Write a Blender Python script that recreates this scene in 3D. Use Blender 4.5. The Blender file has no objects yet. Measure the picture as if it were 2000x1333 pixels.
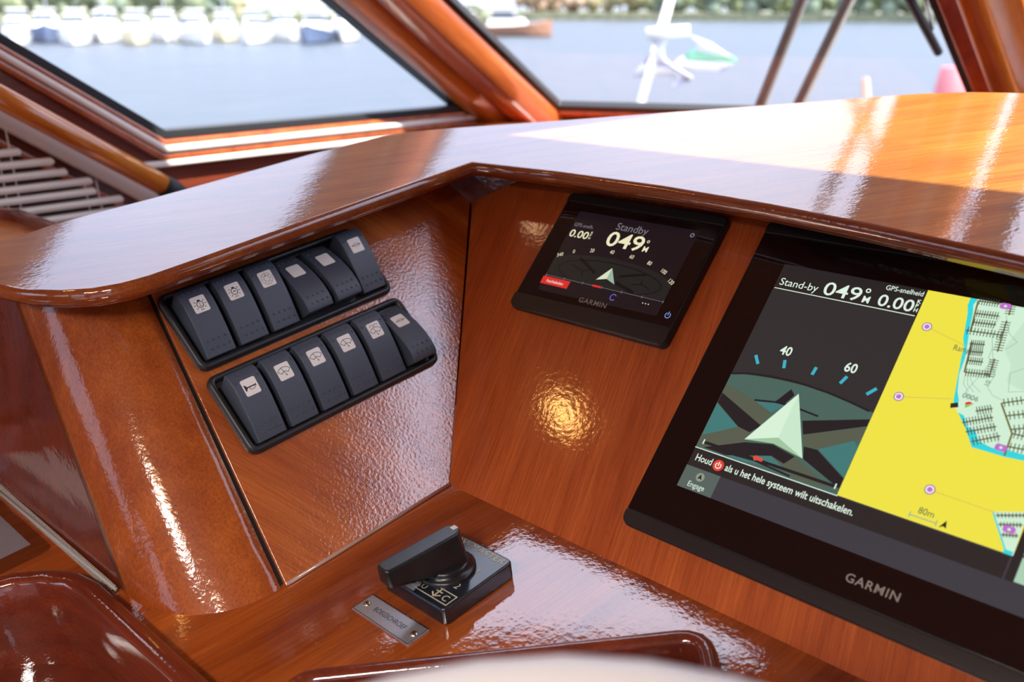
import bpy, bmesh, math, random
from mathutils import Vector, Matrix
from mathutils.geometry import tessellate_polygon
random.seed(7)
sc = bpy.context.scene
col = sc.collection
S = 0.0265                       # metres per unit (one rocker switch pitch)
Z0 = 0.95                        # height of the worktop corner above the cabin floor
PI = math.pi

# ------------------------------------------------------------------ camera
F = 1896.9
MW = Matrix(((0.71412877, 0.23151016, -0.6606233), (0.6999984, -0.22980065, 0.67616115), (0.00472651, -0.94530138, -0.326164)))
CW = Vector((17.47913, -15.52511, 12.12176))
cam = bpy.data.cameras.new('camera'); camo = bpy.data.objects.new('camera', cam); col.objects.link(camo)
cam.sensor_width = 36; cam.lens = F / 2000 * 36; cam.clip_start = 0.01; cam.clip_end = 2000
rt, up_, bk = MW.col[0], -MW.col[1], -MW.col[2]
m = Matrix((rt, up_, bk)).transposed().to_4x4(); m.translation = CW * S + Vector((0, 0, Z0))
camo.matrix_world = m
cam.dof.use_dof = True; cam.dof.focus_distance = 0.63; cam.dof.aperture_fstop = 7.0
sc.camera = camo

# ------------------------------------------------------------------ world, sun, exposure
SUN = Vector((.5, .20, .84)).normalized()
w = bpy.data.worlds.new('sky'); sc.world = w; w.use_nodes = True
nt = w.node_tree; nt.nodes.clear()
# hazy bright sky: paler near the horizon, brighter and bluer above, faint high cloud
tc = nt.nodes.new('ShaderNodeTexCoord'); sx = nt.nodes.new('ShaderNodeSeparateXYZ'); nt.links.new(tc.outputs['Generated'], sx.inputs[0])
rp = nt.nodes.new('ShaderNodeValToRGB'); nt.links.new(sx.outputs['Z'], rp.inputs[0]); e = rp.color_ramp.elements
e[0].position = 0.0; e[0].color = (.38, .42, .50, 1); e[1].position = 1.0; e[1].color = (.62, .72, 1.0, 1)
k = e.new(.30); k.color = (.40, .49, .68, 1); k = e.new(.62); k.color = (.80, .84, 1.0, 1)
nz = nt.nodes.new('ShaderNodeTexNoise'); nz.inputs['Scale'].default_value = 3.2; nz.inputs['Detail'].default_value = 5; nt.links.new(tc.outputs['Generated'], nz.inputs['Vector'])
cr_ = nt.nodes.new('ShaderNodeValToRGB'); cr_.color_ramp.elements[0].position = .35; cr_.color_ramp.elements[1].position = .7; cr_.color_ramp.elements[0].color = (.84, .86, .92, 1); cr_.color_ramp.elements[1].color = (1.12, 1.06, 1.04, 1); nt.links.new(nz.outputs['Fac'], cr_.inputs[0])
mxs = nt.nodes.new('ShaderNodeMix'); mxs.data_type = 'RGBA'; mxs.blend_type = 'MULTIPLY'; mxs.inputs[0].default_value = 1; nt.links.new(rp.outputs[0], mxs.inputs[6]); nt.links.new(cr_.outputs[0], mxs.inputs[7])
bg = nt.nodes.new('ShaderNodeBackground'); bg.inputs['Strength'].default_value = 3.0
wo = nt.nodes.new('ShaderNodeOutputWorld'); nt.links.new(mxs.outputs[2], bg.inputs['Color']); nt.links.new(bg.outputs[0], wo.inputs[0])
sl = bpy.data.lights.new('sun', 'SUN'); sl.energy = 11.5; sl.angle = math.radians(.8); sl.color = (1, .93, .82)
so = bpy.data.objects.new('sun', sl); col.objects.link(so); so.rotation_euler = SUN.to_track_quat('Z', 'Y').to_euler(); so.location = (3, 1, 6)
sc.view_settings.view_transform = 'Standard'; sc.view_settings.look = 'None'
sc.view_settings.exposure = 0.3; sc.view_settings.gamma = 1; sc.view_settings.use_curve_mapping = False
sc.cycles.max_bounces = 10; sc.cycles.transparent_max_bounces = 16; sc.cycles.caustics_reflective = False; sc.cycles.caustics_refractive = False
sc.cycles.sample_clamp_indirect = 8

# ------------------------------------------------------------------ frames
def frame(o, x, y, z):
    f = Matrix((Vector(x), Vector(y), Vector(z))).transposed().to_4x4()
    f.translation = Vector(o) * S + Vector((0, 0, Z0)); return f
Q = Matrix(((0.99988294, 0, -0.01530006), (-0.00213556, 0.99021103, -0.13956201), (0.01515029, 0.13957835, 0.99009512)))
XR = Q @ Vector((1, 0, 0)); YR = Q @ Vector((0, .77386568, .63334975)); ZR = XR.cross(YR)
XL = Q @ Vector((-.00834613, .9999652, 0)); YL = Q @ Vector((-.68475262, -.00571523, .72875317)); ZL = XL.cross(YL)
FW = frame((0, 0, 0), (1, 0, 0), (0, 1, 0), (0, 0, 1))                       # level frame of the boat
FD = frame((0, 0, 0), Q @ Vector((1, 0, 0)), Q @ Vector((0, 1, 0)), Q @ Vector((0, 0, 1)))   # worktop / dash
FR = frame((0, 0, 0), XR, YR, ZR)                                           # instrument panel
FL = frame((0, 0, 0), XL, YL, ZL)                                           # switch panel
def at(F_, x, y, z=0): return F_ @ Matrix.Translation(Vector((x, y, z)) * S)
def ray(px, py): return (MW @ Vector(((px - 1000) / F, (py - 666.5) / F, 1))).normalized()
def on_x(px, py, x): d = ray(px, py); return CW + d * ((x - CW.x) / d.x)
def on_plane(px, py, A, n): d = ray(px, py); return CW + d * (((A - CW).dot(n)) / d.dot(n))
def away(px, py, dist_m): d = ray(px, py); return CW * S + Vector((0, 0, Z0)) + d * dist_m

# ------------------------------------------------------------------ materials
def nodes(name):
    mt = bpy.data.materials.new(name); mt.use_nodes = True; t = mt.node_tree
    return mt, t, t.nodes['Principled BSDF'], t.nodes, t.links
def plain(name, c, rough=.5, metal=0, coat=0, spec=.5, noise=0, nscale=200, bump=0, emit=0, ior=None):
    mt, t, b, N, L = nodes(name)
    b.inputs['Base Color'].default_value = (*c, 1); b.inputs['Roughness'].default_value = rough
    b.inputs['Metallic'].default_value = metal; b.inputs['Coat Weight'].default_value = coat
    b.inputs['Specular IOR Level'].default_value = spec
    if ior: b.inputs['IOR'].default_value = ior
    if emit:
        b.inputs['Emission Color'].default_value = (*c, 1); b.inputs['Emission Strength'].default_value = emit
        b.inputs['Base Color'].default_value = (0.01, 0.01, 0.01, 1); b.inputs['Roughness'].default_value = .25
    if noise or bump:
        tc = N.new('ShaderNodeTexCoord'); nz = N.new('ShaderNodeTexNoise'); nz.inputs['Scale'].default_value = nscale; nz.inputs['Detail'].default_value = 4
        L.new(tc.outputs['Object'], nz.inputs['Vector'])
        if noise:
            rp = N.new('ShaderNodeValToRGB'); rp.color_ramp.elements[0].color = (*[v * (1 - noise) for v in c], 1); rp.color_ramp.elements[1].color = (*[min(1, v * (1 + noise)) for v in c], 1)
            rp.color_ramp.elements[0].position = .3; rp.color_ramp.elements[1].position = .7
            L.new(nz.outputs['Fac'], rp.inputs[0]); L.new(rp.outputs[0], b.inputs['Base Color'])
        if bump:
            bp = N.new('ShaderNodeBump'); bp.inputs['Strength'].default_value = bump; bp.inputs['Distance'].default_value = .0005
            L.new(nz.outputs['Fac'], bp.inputs['Height']); L.new(bp.outputs[0], b.inputs['Normal'])
    return mt
def wood(name, dark, light, rot=(0, 0, 0), rough=.28, coat=1.0, coat_rough=.04, coat_ior=1.9, peel=.25, pscale=260, grain=1.0, pores=.35):
    """mahogany: long stretched grain along local X after ROT, varnish coat with a fine orange peel"""
    mt, t, b, N, L = nodes(name)
    tc = N.new('ShaderNodeTexCoord'); mp = N.new('ShaderNodeMapping'); mp.inputs['Rotation'].default_value = rot
    L.new(tc.outputs['Object'], mp.inputs['Vector'])
    def stretched(sx, sy, detail, rgh=.55):
        m2 = N.new('ShaderNodeMapping'); m2.inputs['Scale'].default_value = (sx, sy, sy)
        nz = N.new('ShaderNodeTexNoise'); nz.inputs['Scale'].default_value = 1; nz.inputs['Detail'].default_value = detail; nz.inputs['Roughness'].default_value = rgh
        nz.inputs['Distortion'].default_value = .12
        L.new(mp.outputs[0], m2.inputs['Vector']); L.new(m2.outputs[0], nz.inputs['Vector']); return nz
    a = stretched(4 * grain, 42 * grain, 3); f = stretched(22 * grain, 700 * grain, 4, .6); pr = stretched(160, 1500, 2)
    r1 = N.new('ShaderNodeValToRGB'); r1.color_ramp.elements[0].position = .32; r1.color_ramp.elements[1].position = .68
    r1.color_ramp.elements[0].color = (*dark, 1); r1.color_ramp.elements[1].color = (*light, 1); L.new(a.outputs['Fac'], r1.inputs[0])
    r2 = N.new('ShaderNodeValToRGB'); r2.color_ramp.elements[0].position = .3; r2.color_ramp.elements[1].position = .72
    r2.color_ramp.elements[0].color = (.66, .58, .5, 1); r2.color_ramp.elements[1].color = (1.12, 1.1, 1.1, 1); L.new(f.outputs['Fac'], r2.inputs[0])
    mx = N.new('ShaderNodeMix'); mx.data_type = 'RGBA'; mx.blend_type = 'MULTIPLY'; mx.inputs[0].default_value = 1
    L.new(r1.outputs[0], mx.inputs[6]); L.new(r2.outputs[0], mx.inputs[7])
    r3 = N.new('ShaderNodeValToRGB'); r3.color_ramp.elements[0].position = .30; r3.color_ramp.elements[1].position = .36
    r3.color_ramp.elements[0].color = (1 - pores,) * 3 + (1,); r3.color_ramp.elements[1].color = (1, 1, 1, 1); L.new(pr.outputs['Fac'], r3.inputs[0])
    m3 = N.new('ShaderNodeMix'); m3.data_type = 'RGBA'; m3.blend_type = 'MULTIPLY'; m3.inputs[0].default_value = 1
    L.new(mx.outputs[2], m3.inputs[6]); L.new(r3.outputs[0], m3.inputs[7]); L.new(m3.outputs[2], b.inputs['Base Color'])
    b.inputs['Roughness'].default_value = .5; b.inputs['Specular IOR Level'].default_value = .2
    b.inputs['Coat Weight'].default_value = coat; b.inputs['Coat Roughness'].default_value = coat_rough; b.inputs['Coat IOR'].default_value = coat_ior
    pn = N.new('ShaderNodeTexNoise'); pn.inputs['Scale'].default_value = pscale; pn.inputs['Detail'].default_value = 3; L.new(tc.outputs['Object'], pn.inputs['Vector'])
    pw = N.new('ShaderNodeTexNoise'); pw.inputs['Scale'].default_value = 14; L.new(tc.outputs['Object'], pw.inputs['Vector'])
    ad = N.new('ShaderNodeMath'); ad.operation = 'MULTIPLY_ADD'; ad.inputs[1].default_value = 3.0; L.new(pw.outputs['Fac'], ad.inputs[0]); L.new(pn.outputs['Fac'], ad.inputs[2])
    bp = N.new('ShaderNodeBump'); bp.inputs['Strength'].default_value = peel; bp.inputs['Distance'].default_value = .0004
    L.new(ad.outputs[0], bp.inputs['Height']); L.new(bp.outputs[0], b.inputs['Coat Normal'])
    return mt
DK, LT = (.21, .036, .008), (.40, .10, .019)
W_R = wood('mahogany_instrument_panel', (.44, .088, .020), (.62, .145, .033), rot=(0, 0, math.radians(80)), coat_rough=.09, coat_ior=1.6, peel=.22)
W_L = wood('mahogany_switch_panel', (.44, .095, .014), (.70, .20, .03), rot=(0, 0, math.radians(62)), coat_rough=.12, coat_ior=2.45, peel=.5, pscale=420)
W_D = wood('mahogany_worktop', (.27, .048, .007), (.52, .125, .015), rot=(0, 0, math.radians(-84)), peel=.2, coat_ior=2.3, coat_rough=.02)
W_T = wood('mahogany_dash_top', (.42, .145, .018), (.60, .23, .028), rot=(0, 0, math.radians(-52)), peel=.25, grain=1.2, coat_ior=1.68)
W_RIM = wood('mahogany_rim', (.26, .055, .011), (.42, .11, .02), rot=(0, 0, 0), coat_rough=.07)
W_C = wood('mahogany_corner_post', (.36, .075, .012), (.50, .125, .018), rot=(0, math.radians(82), 0), coat_rough=.09, peel=.5, pores=.6, coat_ior=1.55)
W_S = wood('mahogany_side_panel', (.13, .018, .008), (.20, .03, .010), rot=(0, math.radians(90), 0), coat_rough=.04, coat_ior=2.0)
W_F = wood('mahogany_fiddle', (.12, .016, .006), (.23, .036, .009), coat_rough=.05, coat_ior=1.9)
W_P = wood('mahogany_window_frame', (.40, .08, .02), (.62, .17, .04), rot=(math.radians(34), 0, math.radians(90)), coat_rough=.12, peel=.2)
W_O = wood('varnished_wood_sunlit_tone', (.70, .20, .02), (.88, .32, .035), rot=(math.radians(34), 0, math.radians(90)), coat_rough=.15, peel=.1, pores=.1)  # missing sun on the handrail is put into this lighter orange
M_BLK = plain('black_plastic', (.012, .012, .014), .42, noise=.2, bump=.1, nscale=1200)
M_SW = plain('rocker_plastic', (.066, .088, .128), .42, noise=.15, bump=.25, nscale=2500, spec=.6)
M_HOUS = plain('switch_frame_plastic', (.022, .026, .032), .38, spec=.6)
M_LENS = plain('translucent_legend', (.96, .97, .95), .35, noise=.02, nscale=300)
M_INK = plain('legend_ink', (.03, .022, .03), .6)
M_GLASSBLK = plain('black_display_glass', (.006, .004, .005), .05, coat=1, spec=.4)
M_BEZ = plain('display_bezel', (.020, .016, .018), .35, spec=.45)
M_GREY = plain('grey_print', (.32, .28, .26), .5)
M_GRT = plain('black_gasket', (.02, .022, .025), .5)
M_GOLD = plain('pale_gold_print', (.72, .66, .48), .5)
M_KNOB = plain('knob_plastic', (.016, .018, .022), .28, noise=.3, nscale=90, spec=.6)
M_PLATE = plain('anthracite_plate', (.016, .020, .030), .16, noise=.15, nscale=200, spec=.8)
M_ALU = plain('brushed_aluminium', (.62, .62, .66), .32, .75, noise=.05, nscale=600)
M_BRASS = plain('nickel_screw', (.75, .68, .55), .2, 1)
M_CHROME = plain('stainless_steel', (.36, .35, .33), .2, 1)
M_RAIL = plain('dark_reflection_steel', (.13, .12, .11), .3, .6)  # dark reflections in the chrome put into a darker base colour
M_WHITE = plain('white_gelcoat', (.80, .80, .78), .3, coat=.3)
M_CREAM = plain('cream_paint', (.92, .89, .83), .4)
M_CEIL = plain('cream_headliner', (.42, .30, .23), .7)
M_DARKW = plain('dark_teak', (.10, .035, .018), .5)
M_SLAT = plain('ivory_slat', (.90, .88, .80), .35)
M_RUB = plain('black_rubber', (.012, .013, .018), .6)
M_LEATHER = plain('white_wheel_rim', (.92, .91, .90), .35)
M_CARD = plain('laminated_card', (.62, .56, .55), .08, coat=1)
def emis(name, c, k=1.0):
    lin = [((v / 255 + .055) / 1.055) ** 2.4 if v > 10 else v / 255 / 12.92 for v in c]
    return plain(name, lin, emit=k * .82)
def glass(name, tint=(.97, .985, .98), ior=1.45):
    mt, t, b, N, L = nodes(name); N.remove(b)
    tr = N.new('ShaderNodeBsdfTransparent'); tr.inputs[0].default_value = (*tint, 1)
    gl = N.new('ShaderNodeBsdfGlossy'); gl.inputs['Roughness'].default_value = .0
    lw = N.new('ShaderNodeLayerWeight'); lw.inputs[0].default_value = .5; pw_ = N.new('ShaderNodeMath'); pw_.operation = 'POWER'; pw_.inputs[1].default_value = 5; L.new(lw.outputs['Facing'], pw_.inputs[0]); fr = N.new('ShaderNodeMath'); fr.operation = 'MULTIPLY_ADD'; fr.inputs[1].default_value = .9; fr.inputs[2].default_value = ((ior - 1) / (ior + 1)) ** 2; L.new(pw_.outputs[0], fr.inputs[0])
    mx = N.new('ShaderNodeMixShader'); L.new(fr.outputs[0], mx.inputs[0]); L.new(tr.outputs[0], mx.inputs[1]); L.new(gl.outputs[0], mx.inputs[2])
    L.new(mx.outputs[0], N['Material Output'].inputs[0]); return mt
M_PANE = glass('window_glass')

# ------------------------------------------------------------------ object helpers
def tag(o, label=None, cat=None, group=None, kind=None):
    if label: o['label'] = label
    if cat: o['category'] = cat
    if group: o['group'] = group
    if kind: o['kind'] = kind
    return o
def thing(name, Fm, label, cat, group=None, kind=None):
    o = bpy.data.objects.new(name, None); col.objects.link(o); o.empty_display_size = .02
    o.matrix_world = Fm; return tag(o, label, cat, group, kind)
def link_mesh(name, me, mat, parent=None, Fm=None, smooth=False):
    o = bpy.data.objects.new(name, me); col.objects.link(o)
    if mat: me.materials.append(mat)
    if parent is not None: o.parent = parent
    if Fm is not None: o.matrix_local = Fm
    if smooth:
        for p in me.polygons: p.use_smooth = True
    return o
def mesh(name, V, Fc, mat, parent=None, Fm=None, smooth=False, bevel=0, seg=2, sub=0, scale=S):
    me = bpy.data.meshes.new(name); me.from_pydata([tuple(Vector(v) * scale) for v in V], [], Fc); me.update()
    bm = bmesh.new(); bm.from_mesh(me); bmesh.ops.recalc_face_normals(bm, faces=bm.faces); bm.to_mesh(me); bm.free()
    o = link_mesh(name, me, mat, parent, Fm, smooth)
    if bevel:
        b = o.modifiers.new('bevel', 'BEVEL'); b.width = bevel * S; b.segments = seg; b.limit_method = 'ANGLE'; b.angle_limit = math.radians(35)
        for p in me.polygons: p.use_smooth = True
        wn = o.modifiers.new('wn', 'WEIGHTED_NORMAL'); wn.keep_sharp = True
    if sub:
        s_ = o.modifiers.new('sub', 'SUBSURF'); s_.levels = sub; s_.render_levels = sub
    return o
class MB:
    """collects shapes into one mesh (units)"""
    def __init__(s): s.V = []; s.F = []
    def add(s, V, Fc): n = len(s.V); s.V += [Vector(v) for v in V]; s.F += [tuple(i + n for i in f) for f in Fc]; return s
    def box(s, x0, x1, y0, y1, z0, z1):
        return s.add([(x, y, z) for z in (z0, z1) for y in (y0, y1) for x in (x0, x1)], [(0, 2, 3, 1), (4, 5, 7, 6), (0, 1, 5, 4), (2, 6, 7, 3), (0, 4, 6, 2), (1, 3, 7, 5)])
    def prism(s, pts, z0, z1):
        n = len(pts); return s.add([(x, y, z0) for x, y in pts] + [(x, y, z1) for x, y in pts], [tuple(range(n))[::-1], tuple(range(n, 2 * n))] + [(i, (i + 1) % n, n + (i + 1) % n, n + i) for i in range(n)])
    def poly(s, pts, z=0): n = len(pts); return s.add([(x, y, z) for x, y in pts], [tuple(range(n))])
    def stroke(s, pts, wd, z=0, closed=False):
        P = [Vector(p[:2]) for p in pts]; n = len(P); Lf, Rt = [], []
        for i in range(n):
            a = P[(i - 1) % n] if (closed or i) else P[i]; b = P[(i + 1) % n] if (closed or i < n - 1) else P[i]
            d1 = (P[i] - a); d2 = (b - P[i]); d1 = d1.normalized() if d1.length > 1e-6 else d2.normalized(); d2 = d2.normalized() if d2.length > 1e-6 else d1
            t = (d1 + d2); t = t.normalized() if t.length > 1e-6 else d1; nn = Vector((-t.y, t.x)); k = wd / 2 / max(.4, abs(nn.dot(Vector((-d1.y, d1.x)))))
            Lf.append(P[i] + nn * k); Rt.append(P[i] - nn * k)
        V = [(p.x, p.y, z) for p in Lf] + [(p.x, p.y, z) for p in Rt]
        return s.add(V, [(i, i + n, (i + 1) % n + n, (i + 1) % n) for i in range(n if closed else n - 1)])
    def circ(s, c, r, z=0, n=20): return s.poly([(c[0] + r * math.cos(2 * PI * i / n), c[1] + r * math.sin(2 * PI * i / n)) for i in range(n)], z)
    def ring(s, c, r, wd, z=0, n=24, a0=0, a1=2 * PI):
        full = abs(a1 - a0 - 2 * PI) < 1e-3; k = n if full else n + 1
        return s.stroke([(c[0] + r * math.cos(a0 + (a1 - a0) * i / n), c[1] + r * math.sin(a0 + (a1 - a0) * i / n)) for i in range(k)], wd, z, full)
    def tube(s, pts, r, n=10, closed=False, cap=True):
        P = [Vector(p) for p in pts]; m_ = len(P); rr = r if isinstance(r, (list, tuple)) else [r] * m_; base = len(s.V); up = None
        for i in range(m_):
            a = P[(i - 1) % m_] if (closed or i) else P[i]; b = P[(i + 1) % m_] if (closed or i < m_ - 1) else P[i]; t = (b - a).normalized()
            if up is None: up = t.orthogonal().normalized()
            up = (up - t * up.dot(t)).normalized(); q = t.cross(up)
            s.V += [P[i] + (up * math.cos(2 * PI * k / n) + q * math.sin(2 * PI * k / n)) * rr[i] for k in range(n)]
        for i in range(m_ if closed else m_ - 1):
            j = (i + 1) % m_
            s.F += [(base + i * n + k, base + i * n + (k + 1) % n, base + j * n + (k + 1) % n, base + j * n + k) for k in range(n)]
        if cap and not closed: s.F += [tuple(base + k for k in range(n))[::-1], tuple(base + (m_ - 1) * n + k for k in range(n))]
        return s
    def loft(s, rings, close=True, cap0=False, cap1=False):
        n = len(rings[0]); b = len(s.V)
        for r in rings: s.V += [Vector(v) for v in r]
        for i in range(len(rings) - 1):
            for k in range(n if close else n - 1): s.F.append((b + i * n + k, b + i * n + (k + 1) % n, b + (i + 1) * n + (k + 1) % n, b + (i + 1) * n + k))
        if cap0: s.F.append(tuple(b + k for k in range(n))[::-1])
        if cap1: s.F.append(tuple(b + (len(rings) - 1) * n + k for k in range(n)))
        return s
    def ball(s, c, r, n=6, m_=4, sz=1, half=False):
        c = Vector(c); rings = []
        for j in range(m_ + 1):
            th = (PI / 2 if half else PI) * j / m_
            rings.append([c + Vector((r * math.sin(th) * math.cos(2 * PI * k / n), r * math.sin(th) * math.sin(2 * PI * k / n), r * sz * math.cos(th))) for k in range(n)])
        return s.loft(rings)
    def build(s, name, mat, parent=None, Fm=None, **k): return mesh(name, s.V, s.F, mat, parent, Fm, **k)
def rrect(x0, x1, y0, y1, r, o=0, n=5):
    x0 -= o; x1 += o; y0 -= o; y1 += o; r = max(.001, r + o); P = []
    for cx, cy, a in ((x1 - r, y0 + r, -90), (x1 - r, y1 - r, 0), (x0 + r, y1 - r, 90), (x0 + r, y0 + r, 180)):
        P += [(cx + r * math.cos(math.radians(a + 90 * i / n)), cy + r * math.sin(math.radians(a + 90 * i / n))) for i in range(n + 1)]
    return P
def offset_poly(P, o):
    """offset closed polygon (counter-clockwise) outward by o"""
    n = len(P); R = []
    for i in range(n):
        a, p, b = Vector(P[i - 1][:2]), Vector(P[i][:2]), Vector(P[(i + 1) % n][:2])
        d1 = (p - a).normalized(); d2 = (b - p).normalized(); n1 = Vector((d1.y, -d1.x)); n2 = Vector((d2.y, -d2.x))
        mm = n1 + n2; mm = mm.normalized() if mm.length > 1e-6 else n1
        R.append(p + mm * (o / max(.35, mm.dot(n1))))
    return [(q.x, q.y) for q in R]
def slab(name, outer, holes, z0, z1, mat, parent=None, Fm=None, **k):
    """flat plate with holes, thickness z0..z1"""
    loops = [outer] + list(holes); flat = [Vector((x, y, 0)) for lp in loops for x, y in lp]
    tri = tessellate_polygon([[Vector((x, y, 0)) for x, y in lp] for lp in loops]); n = len(flat)
    V = [(v.x, v.y, z1) for v in flat] + [(v.x, v.y, z0) for v in flat]; Fc = [tuple(t) for t in tri] + [tuple(i + n for i in t[::-1]) for t in tri]; b = 0
    for lp in loops:
        q = len(lp); Fc += [(b + i, b + (i + 1) % q, n + b + (i + 1) % q, n + b + i) for i in range(q)]; b += q
    return mesh(name, V, Fc, mat, parent, Fm, **k)
def sweep_profile(P, prof, closed=True):
    """rings for a loft: prof = [(offset outward, z)]"""
    return [[(x, y, z) for x, y in offset_poly(P, o)] for o, z in prof]
def text(s, size, mat, parent, x, y, z=0, align='LEFT', name='lettering', bold=0, shear=0, sx=1.0, rot=0, space=1.0, fit=0):
    cu = bpy.data.curves.new(name, 'FONT'); cu.body = s; cu.size = size * S; cu.align_x = align; cu.offset = bold * S; cu.shear = shear; cu.resolution_u = 3; cu.space_character = space
    tmp = bpy.data.objects.new('tmp', cu); col.objects.link(tmp)
    me = bpy.data.meshes.new_from_object(tmp); bpy.data.objects.remove(tmp); bpy.data.curves.remove(cu)
    if fit: sx = fit * S / max(1e-6, max(v.co.x for v in me.vertices) - min(v.co.x for v in me.vertices))
    o = link_mesh(name, me, None, parent, Matrix.Translation(Vector((x, y, z)) * S) @ Matrix.Rotation(rot, 4, 'Z') @ Matrix.Diagonal((sx, 1, 1, 1)))
    me.materials.clear(); me.materials.append(mat); return o
def struct(o): o['kind'] = 'structure'; return o

# ------------------------------------------------------------------ dashboard
dash = thing('dashboard', FD, 'varnished mahogany dashboard with raised shelf, switch panel and instrument panel', 'dashboard')
front = [(-14, -7.55), (-8.6, -7.35), (-7.0, -7.14), (-5.82, -6.86), (-4.99, -6.46), (-4.4, -5.99), (-4.07, -5.45), (-3.93, -4.8), (-3.96, -3.32), (-4.1, -.12), (-4.24, 3.5), (-4.3, 6.08), (-.77, 6.25), (2.8, 6.22), (6.01, 5.97), (8.71, 5.61), (12.01, 5.02), (17, 3.9), (30, .5)]
back = [(30, 14), (20, 18.3), (12, 19.4), (7.17, 19.2), (5.66, 19.02), (4.25, 18.44), (2.94, 17.5), (.36, 15.6), (-2.59, 13.5), (-5.61, 11.3), (-9.0, 8.95), (-9.9, 8.1), (-10.4, 7.0), (-10.72, 4.42), (-10.8, 1.5), (-10.95, -1.2), (-11.15, -3), (-11.2, -4.3), (-11.0, -5.4), (-11.4, -6.2), (-14, -6.9)]
outline = [Vector(p) for p in front + back]
top_poly = [(p.x, p.y) for p in outline]
ZT = 6.9
rings = sweep_profile(top_poly, [(0, ZT), (.04, ZT - .01), (.08, ZT - .035), (.115, ZT - .08), (.13, ZT - .15), (.13, ZT - .22), (.11, ZT - .30), (.07, ZT - .36), (.01, ZT - .40), (-.05, ZT - .42), (-.07, ZT - .47), (-.12, ZT - .50), (-.9, ZT - .50)])
mb = MB(); mb.loft(rings[:2]); n = len(top_poly)
tri = tessellate_polygon([[Vector((x, y, 0)) for x, y in top_poly]])
mb2 = MB(); mb2.add([(x, y, ZT) for x, y in top_poly], [tuple(t) for t in tri]); mb2.build('shelf_top', W_T, dash)
MB().loft(rings).build('rim_molding', W_RIM, dash, smooth=True)
# underside board of the shelf
tri2 = [tuple(t) for t in tri]
in_poly = offset_poly(top_poly, -.9)
MB().add([(x, y, ZT - .50) for x, y in in_poly], tri2).build('shelf_underside', W_RIM, dash)
ZP = 6.38
def LP(y, z): return (-.9396 * z, y, z)       # switch panel plane
def RP(x, z): return (x, 1.2219 * z, z)       # instrument panel plane
def seam_y(z): return -5.29 + 1.04 / 5.9 * z
# switch panel: slab in FL frame
kx = 1.04 / (5.9 * 1.372)
sp = MB(); h = ZP / .72875
sp.add([(-5.23, 0, 0), (0, 0, 0), (1.2219 * ZP, h, 0), (-5.23 + kx * h * 1.0 + .02, h, 0), (-5.23, 0, -.7), (0, 0, -.7), (1.2219 * ZP, h, -.7), (-5.23 + kx * h + .02, h, -.7)], [(0, 1, 2, 3), (4, 7, 6, 5), (0, 4, 5, 1), (1, 5, 6, 2), (2, 6, 7, 3), (3, 7, 4, 0)])
FDi = FD.inverted()
sp.build('switch_panel', W_L, dash, FDi @ FL, bevel=.03)
hr = ZP / .63335
ip = MB(); ip.add([(0, 0, 0), (32, 0, 0), (32, hr, 0), (-.9396 * ZP, hr, 0), (0, 0, -.7), (32, 0, -.7), (32, hr, -.7), (-.9396 * ZP, hr, -.7)], [(0, 1, 2, 3), (4, 7, 6, 5), (0, 4, 5, 1), (1, 5, 6, 2), (2, 6, 7, 3), (3, 7, 4, 0)])
ip.build('instrument_panel', W_R, dash, FDi @ FR)
# thin sealing bead along the foot of the switch panel
MB().tube([(.04, -5.2, .04), (.04, -.02, .04)], .05, 6).build('sealing_bead', plain('clear_bead', (.45, .30, .26), .2, coat=1), dash, smooth=True)
# rounded corner post
rg = []
for i in range(9):
    z = ZP * 1.0 * i / 8; xl = -.9396 * z; ys = seam_y(z); yf = -7.75 + .22 * z; rx = 3.0; ry = ys - yf; r_ = []
    for k in range(17):
        t = PI / 2 * k / 16; r_.append((xl - rx + rx * math.cos(t) ** .92, ys - ry * math.sin(t) ** .92 if k else ys, z))
    r_[0] = (xl, ys, z); r_[-1] = (xl - rx, yf, z); rg.append(r_)
rg = [[(x - .0, y - .07, z) for x, y, z in r_] for r_ in rg]
back_in = [[(r_[-1][0], r_[-1][1] + .8, r_[-1][2]), (r_[0][0] - .8, r_[0][1] + .05, r_[0][2])] for r_ in rg]
MB().loft([r_ + b_ for r_, b_ in zip(rg, back_in)]).build('corner_post', W_C, dash, smooth=True)
# dark seams either side of the post
sm = MB()
sm.add([LP(seam_y(0) + .09, .0), LP(seam_y(ZP) + .09, ZP), (LP(seam_y(ZP) - .09, ZP)[0], seam_y(ZP) - .09, ZP), (0, seam_y(0) - .09, 0)], [(0, 1, 2, 3)])
for v in sm.V: v += Vector((-.05, 0, -.05))
sm.build('seam', M_RUB, dash)
sd = MB(); x0, x1 = -3.08, -.9396 * ZP - 3.08
sd.add([(x0, -7.79, 0), (x1, -7.75 + .22 * ZP - .04, ZP), (-16, -7.75 + .22 * ZP - .04, ZP), (-16, -7.95, 0), (x0, -7.2, 0), (x1, -6, ZP), (-16, -6, ZP), (-16, -7.2, 0)], [(0, 1, 2, 3), (4, 7, 6, 5), (0, 4, 5, 1), (1, 5, 6, 2), (3, 2, 6, 7), (0, 3, 7, 4)])
sd.build('side_panel', W_S, dash)
sm = MB(); sm.add([(-2.98, -7.76, 0), (x1 + .12, -7.77 + .22 * ZP, ZP), (x1 - .03, -7.79 + .22 * ZP, ZP), (-3.13, -7.8, 0)], [(0, 1, 2, 3)]); sm.build('seam', M_RUB, dash)
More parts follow.
